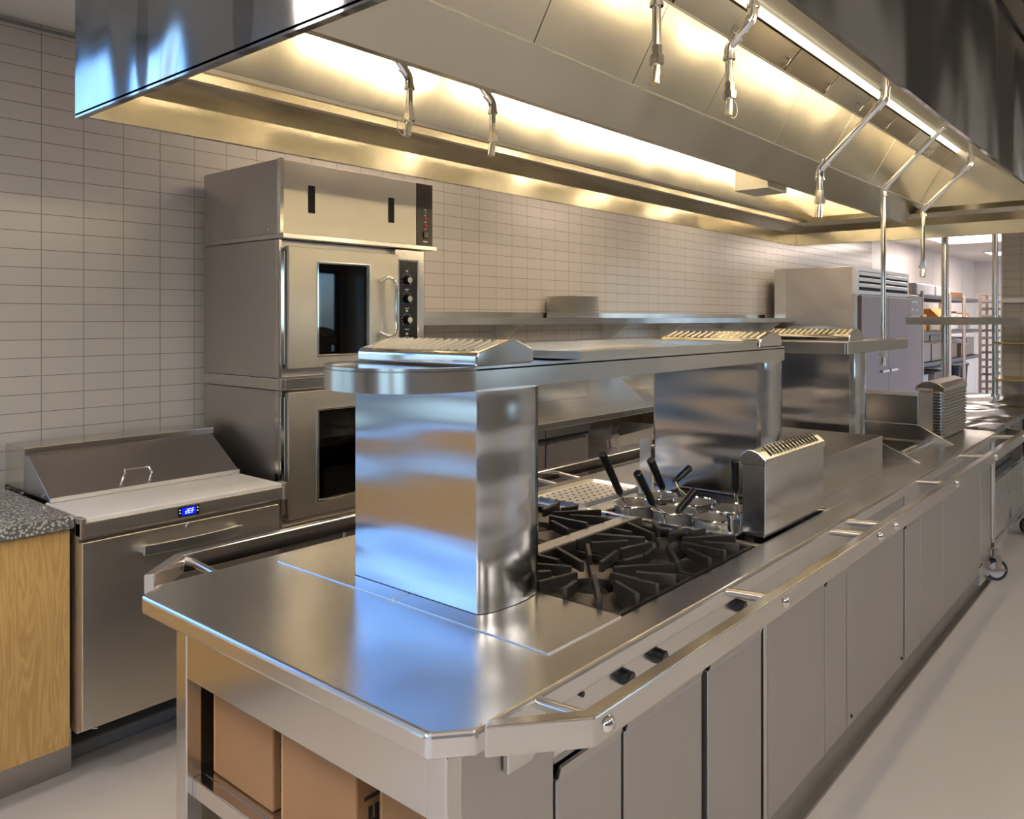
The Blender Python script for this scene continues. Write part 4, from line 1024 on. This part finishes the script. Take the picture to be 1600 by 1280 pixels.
for (x0, x1, z, h, m_, lab) in (
    (12.08, 12.78, 1.275, .11, 'dark_steel', 'dark covered pan stacked on the left roasting pan'),
    (12.86, 13.44, 1.265, .11, 'dark_steel', 'dark covered pan stacked on the second roasting pan'),
    (13.08, 13.5, .302, .5, 'dark_steel', 'dark steel drum on the lowest level of the nearest rack'),
    (15.25, 15.85, .985, .30, 'dark_steel', 'dark steel pan at the right end of the farthest rack')):
    tag(obj('covered_pan', B().box(x0, x1, 2.95, 3.40, z, z+h).box(x0-.01, x1+.01, 2.94, 3.41, z+h-.03, z+h-.015), m_, bevel=.01), lab, 'pan')
def pot(lab, x, y, z, r, h, mat='alu', handle=True):
    t = thing('stock_pot', lab, 'pot', (x, y, z))
    b = B(); b.lathe([(.001, 0), (r*.97, 0), (r, .01), (r, h), (r+.008, h+.004), (r-.004, h+.004), (r-.006, .02), (.001, .02)], (x, y, z), 28); obj('pot_body', b, mat, t, smooth=True)
    if handle: obj('handle', B().path([(x-.07, y-r, z+h*.8), (x-.07, y-r-.03, z+h*.8), (x+.07, y-r-.03, z+h*.8), (x+.07, y-r, z+h*.8)], .006, 8), 'chrome', t)
def panbox(lab, x0, x1, z0, z1, mat='alu'):
    t = thing('steam_pan', lab, 'pan', ((x0+x1)/2, 3.1, z0))
    b = B(); b.box(x0+.01, x1-.01, 2.93, 3.37, z0, z1-.01); b.box(x0, x1, 2.915, 3.385, z1-.01, z1); obj('pan_body', b, mat, t, bevel=.006)
    obj('handle', B().path([(x0+.06, 2.915, z1-.03), (x0+.06, 2.89, z1-.02), (x1-.06, 2.89, z1-.02), (x1-.06, 2.915, z1-.03)], .006, 8), 'chrome', t)
M['alu'] = plain('darker_aluminium', (.42, .36, .32), .4, .8)  # darker, browner aluminium for the parts built from here on
panbox('deep aluminium roasting pan at the left of the middle rack level', 12.08, 12.78, .985, 1.27)
panbox('deep aluminium roasting pan right beside the first, middle rack level', 12.84, 13.45, .985, 1.26)
panbox('deep aluminium pan with a tall loop handle on the middle rack', 13.70, 14.06, .985, 1.27)
panbox('narrow aluminium pan on the middle rack near the farthest rack', 14.10, 14.45, .985, 1.24)
panbox('small aluminium pan on the farthest rack beside the speed rack', 14.75, 15.2, .985, 1.20)
for i, (x, lab) in enumerate(((13.88, 'upturned grey bowl on the middle rack, third shelf'), (14.975, 'upturned larger grey bowl on the farthest rack, third shelf'))):
    b = B(); b.lathe([(.17, 0), (.165, .03), (.13, .065), (.06, .083), (.001, .086)], (x, 3.12, 1.272 if i == 0 else 1.202), 24)
    b2 = B(); 
    o = obj('mixing_bowl', b, 'binblue', smooth=True); tag(o, lab, 'bowl'); o.location.z = 1.272 if i == 0 else 1.202
pot('large grey round stock pot on the lowest level of the nearest rack', 12.55, 3.18, .302, .26, .50, 'binblue')
def bin_(lab, x, y, r, h, mat='black'):
    t = thing('waste_bin', lab, 'bin', (x, y, .302))
    b = B(); b.lathe([(.001, 0), (r*.85, 0), (r, h), (r+.02, h), (r+.02, h+.03), (r-.01, h+.03), (r*.83, .02), (.001, .02)], (x, y, .302), 24); obj('bin_body', b, mat, t, smooth=True)
    b = B(); b.lathe([(r+.022, h+.03), (r+.022, h+.045), (r*.7, h+.075), (.001, h+.08)], (x, y, .302), 24); obj('lid', b, 'tub', t, smooth=True)
bin_('black lidded bin on the lowest level of the middle rack', 13.98, 3.18, .2, .48)
bin_('black lidded bin at the left of the farthest rack', 14.95, 3.18, .2, .50)
bin_('black lidded bin at the right of the farthest rack', 15.5, 3.18, .2, .50)
# speed rack
t = thing('speed_rack', 'tall open tray rack at the right side of the storeroom view', 'tray rack', (14.8, 2.5, 0))
for (x, y) in ((14.5, 2.395), (15.05, 2.395), (14.5, 2.615), (15.05, 2.615)):
    obj('post', B().box(x-.018, x+.018, y-.018, y+.018, .05, 2.0), 'alu', t)
obj('top_frame', B().slab([14.48, 14.52, 15.03, 15.07], [2.375, 2.41, 2.60, 2.635], 1.97, 2.0, lambda i, j: i == 1 and j == 1), 'alu', t)
for k in range(14): 
    obj('tray_runner', B().box(14.5, 15.05, 2.40, 2.42, .35+k*.115, .36+k*.115).box(14.5, 15.05, 2.59, 2.61, .35+k*.115, .36+k*.115), 'alu', t)
for (x, y) in ((14.5, 2.395), (15.05, 2.395), (14.5, 2.615), (15.05, 2.615)): obj('caster', B().tube((x, y-.015, .04), (x, y+.015, .04), .04), 'rubber', t)
for k in range(14):
    z = .362+k*.115
    o = obj('sheet_pan', B().box(14.475, 15.06, 2.424, 2.586, z, z+.004).box(14.475, 14.485, 2.424, 2.586, z, z+.035).box(14.485, 15.06, 2.424, 2.43, z+.004, z+.03), 'alu' if k % 3 else 'dark_steel'); tag(o, 'sheet pan slid into the tall tray rack in the storeroom', 'sheet pan', 'sheet pans in the tall tray rack')

# ================================================================== FAR WORKTABLE WITH OVERSHELF
t = thing('mobile_worktable', 'shiny mobile steel worktable on casters beyond the end of the island', 'worktable', (7.1, 1.42, 0))
X0, X1, Y0, Y1 = 5.79, 8.48, .955, 1.95
obj('top_plate', B().box(X0, X1, Y0, Y1, .87, .912), 'hood_out', t, bevel=.006)
obj('lower_panel', B().box(X0+.02, X1-.1, Y0+.02, Y0+.035, .19, .56).box(X0, X1-.08, Y0+.012, Y0+.05, .165, .195), steel('polished_panel', rough=.14, wave=.03, wscale=3), t)
obj('shelf', B().box(X0+.02, X1-.1, Y0+.035, Y1-.02, .55, .565), 'steel', t)
for (x, y) in ((X0+.03, Y0+.03), (X1-.1, Y0+.03), (X0+.03, Y1-.04), (X1-.1, Y1-.04), (7.1, Y0+.03)):
    obj('leg', B().tube((x, y, .15), (x, y, .87), .02), 'steel', t, smooth=True)
def caster(x, y, par):
    n = Vector((-.78, -.62, 0)); R = Matrix.Rotation(math.atan2(n.y, n.x)+PI/2, 3, 'Z'); P = lambda a, b_, z: Vector((x, y, 0))+n*a+Vector((-n.y, n.x, 0))*b_+Vector((0, 0, z))
    b = B(); b.tube((x, y, .14), (x, y, .19), .016).tube((x, y, .138), (x, y, .146), .032)
    for q in (-.026, .026): b.obox(P(q, .008, .105), (.034, .005, .075), R)
    c = obj('caster', b, 'alu', par)
    obj('wheel', B().tube(P(-.018, 0, .066), P(.018, 0, .066), .066, seg=28), 'rubber', c, smooth=True)
    obj('hub', B().tube(P(-.0195, 0, .066), P(.0195, 0, .066), .048, seg=24), 'tub', c, smooth=True)
    obj('brake_lever', B().obox(P(.030, 0, .070), (.10, .006, .012), R), 'alu', c)
for (x, y) in ((5.66, .94), (X1-.1, Y0+.03), (X0+.03, Y1-.04), (X1-.1, Y1-.04), (7.0, .94)): caster(x, y, t)
tag(obj('black_crate', B().box(6.3, 7.0, 1.05, 1.6, .566, .80), 'black', bevel=.01), 'black crate on the lower shelf of the mobile worktable', 'crate')
b = B(); b.lathe([(.001, 0), (.09, 0), (.11, .16), (.10, .19), (.12, .2), (.001, .2)], (6.05, 1.15, .566), 24)
tag(obj('mixing_bowl', b, 'chrome', smooth=True), 'small shiny metal container beside the black crate under the worktable', 'bowl')
t = thing('overshelf', 'steel overshelf on two tall round posts above the far worktable', 'shelf', (7.4, 1.41, .912))
obj('shelf_band', B().box(6.30, 8.40, 1.20, 1.212, 1.556, 1.612).box(6.30, 6.312, 1.212, 1.60, 1.556, 1.612).box(6.30, 8.40, 1.60, 1.612, 1.556, 1.612).box(6.312, 8.40, 1.212, 1.60, 1.604, 1.608), 'steel', t, bevel=.002)
for (x, y) in ((6.77, 1.455), (8.20, 1.362)):
    p_ = obj('post', B().tube((x, y, .912), (x, y, ZC), .025, seg=20), 'steel_h', t, smooth=True)
    obj('collar', B().tube((x, y, .912), (x, y, .93), .034).tube((x, y, 1.612), (x, y, 1.625), .031), 'chrome', p_, smooth=True)
# trays on brackets at the wing wall
for z, l in ((1.378, 'upper gold-coloured tray on the tiled wall at the right edge'), (1.055, 'lower gold-coloured tray on the tiled wall at the right edge')):
    t = thing('wall_tray', l, 'tray', (8.3, .95, z))
    obj('tray', B().box(8.10, 8.545, .55, 1.36, z, z+.02), 'brass', t, bevel=.006)
    obj('bracket', B().prism([(8.2, z), (8.548, z), (8.548, z-.09)], 1, .9, .905), 'brass', t)
t = thing('towel_dispenser', 'beige wall dispenser partly cut by the right edge', 'dispenser', (8.5, 1.10, 1.2))
obj('dispenser_body', B().box(8.44, 8.548, .85, 1.165, 1.24, 1.52), 'board', t, bevel=.01)
obj('dispenser_lid', B().box(8.436, 8.548, .846, 1.169, 1.52, 1.528), 'black', t)
tag(obj('wall_rail', B().box(8.51, 8.548, -.5, 1.358, 1.745, 1.79), 'white_metal', bevel=.003), 'pale metal rail fixed across the tiled wall at the right edge', 'rail')
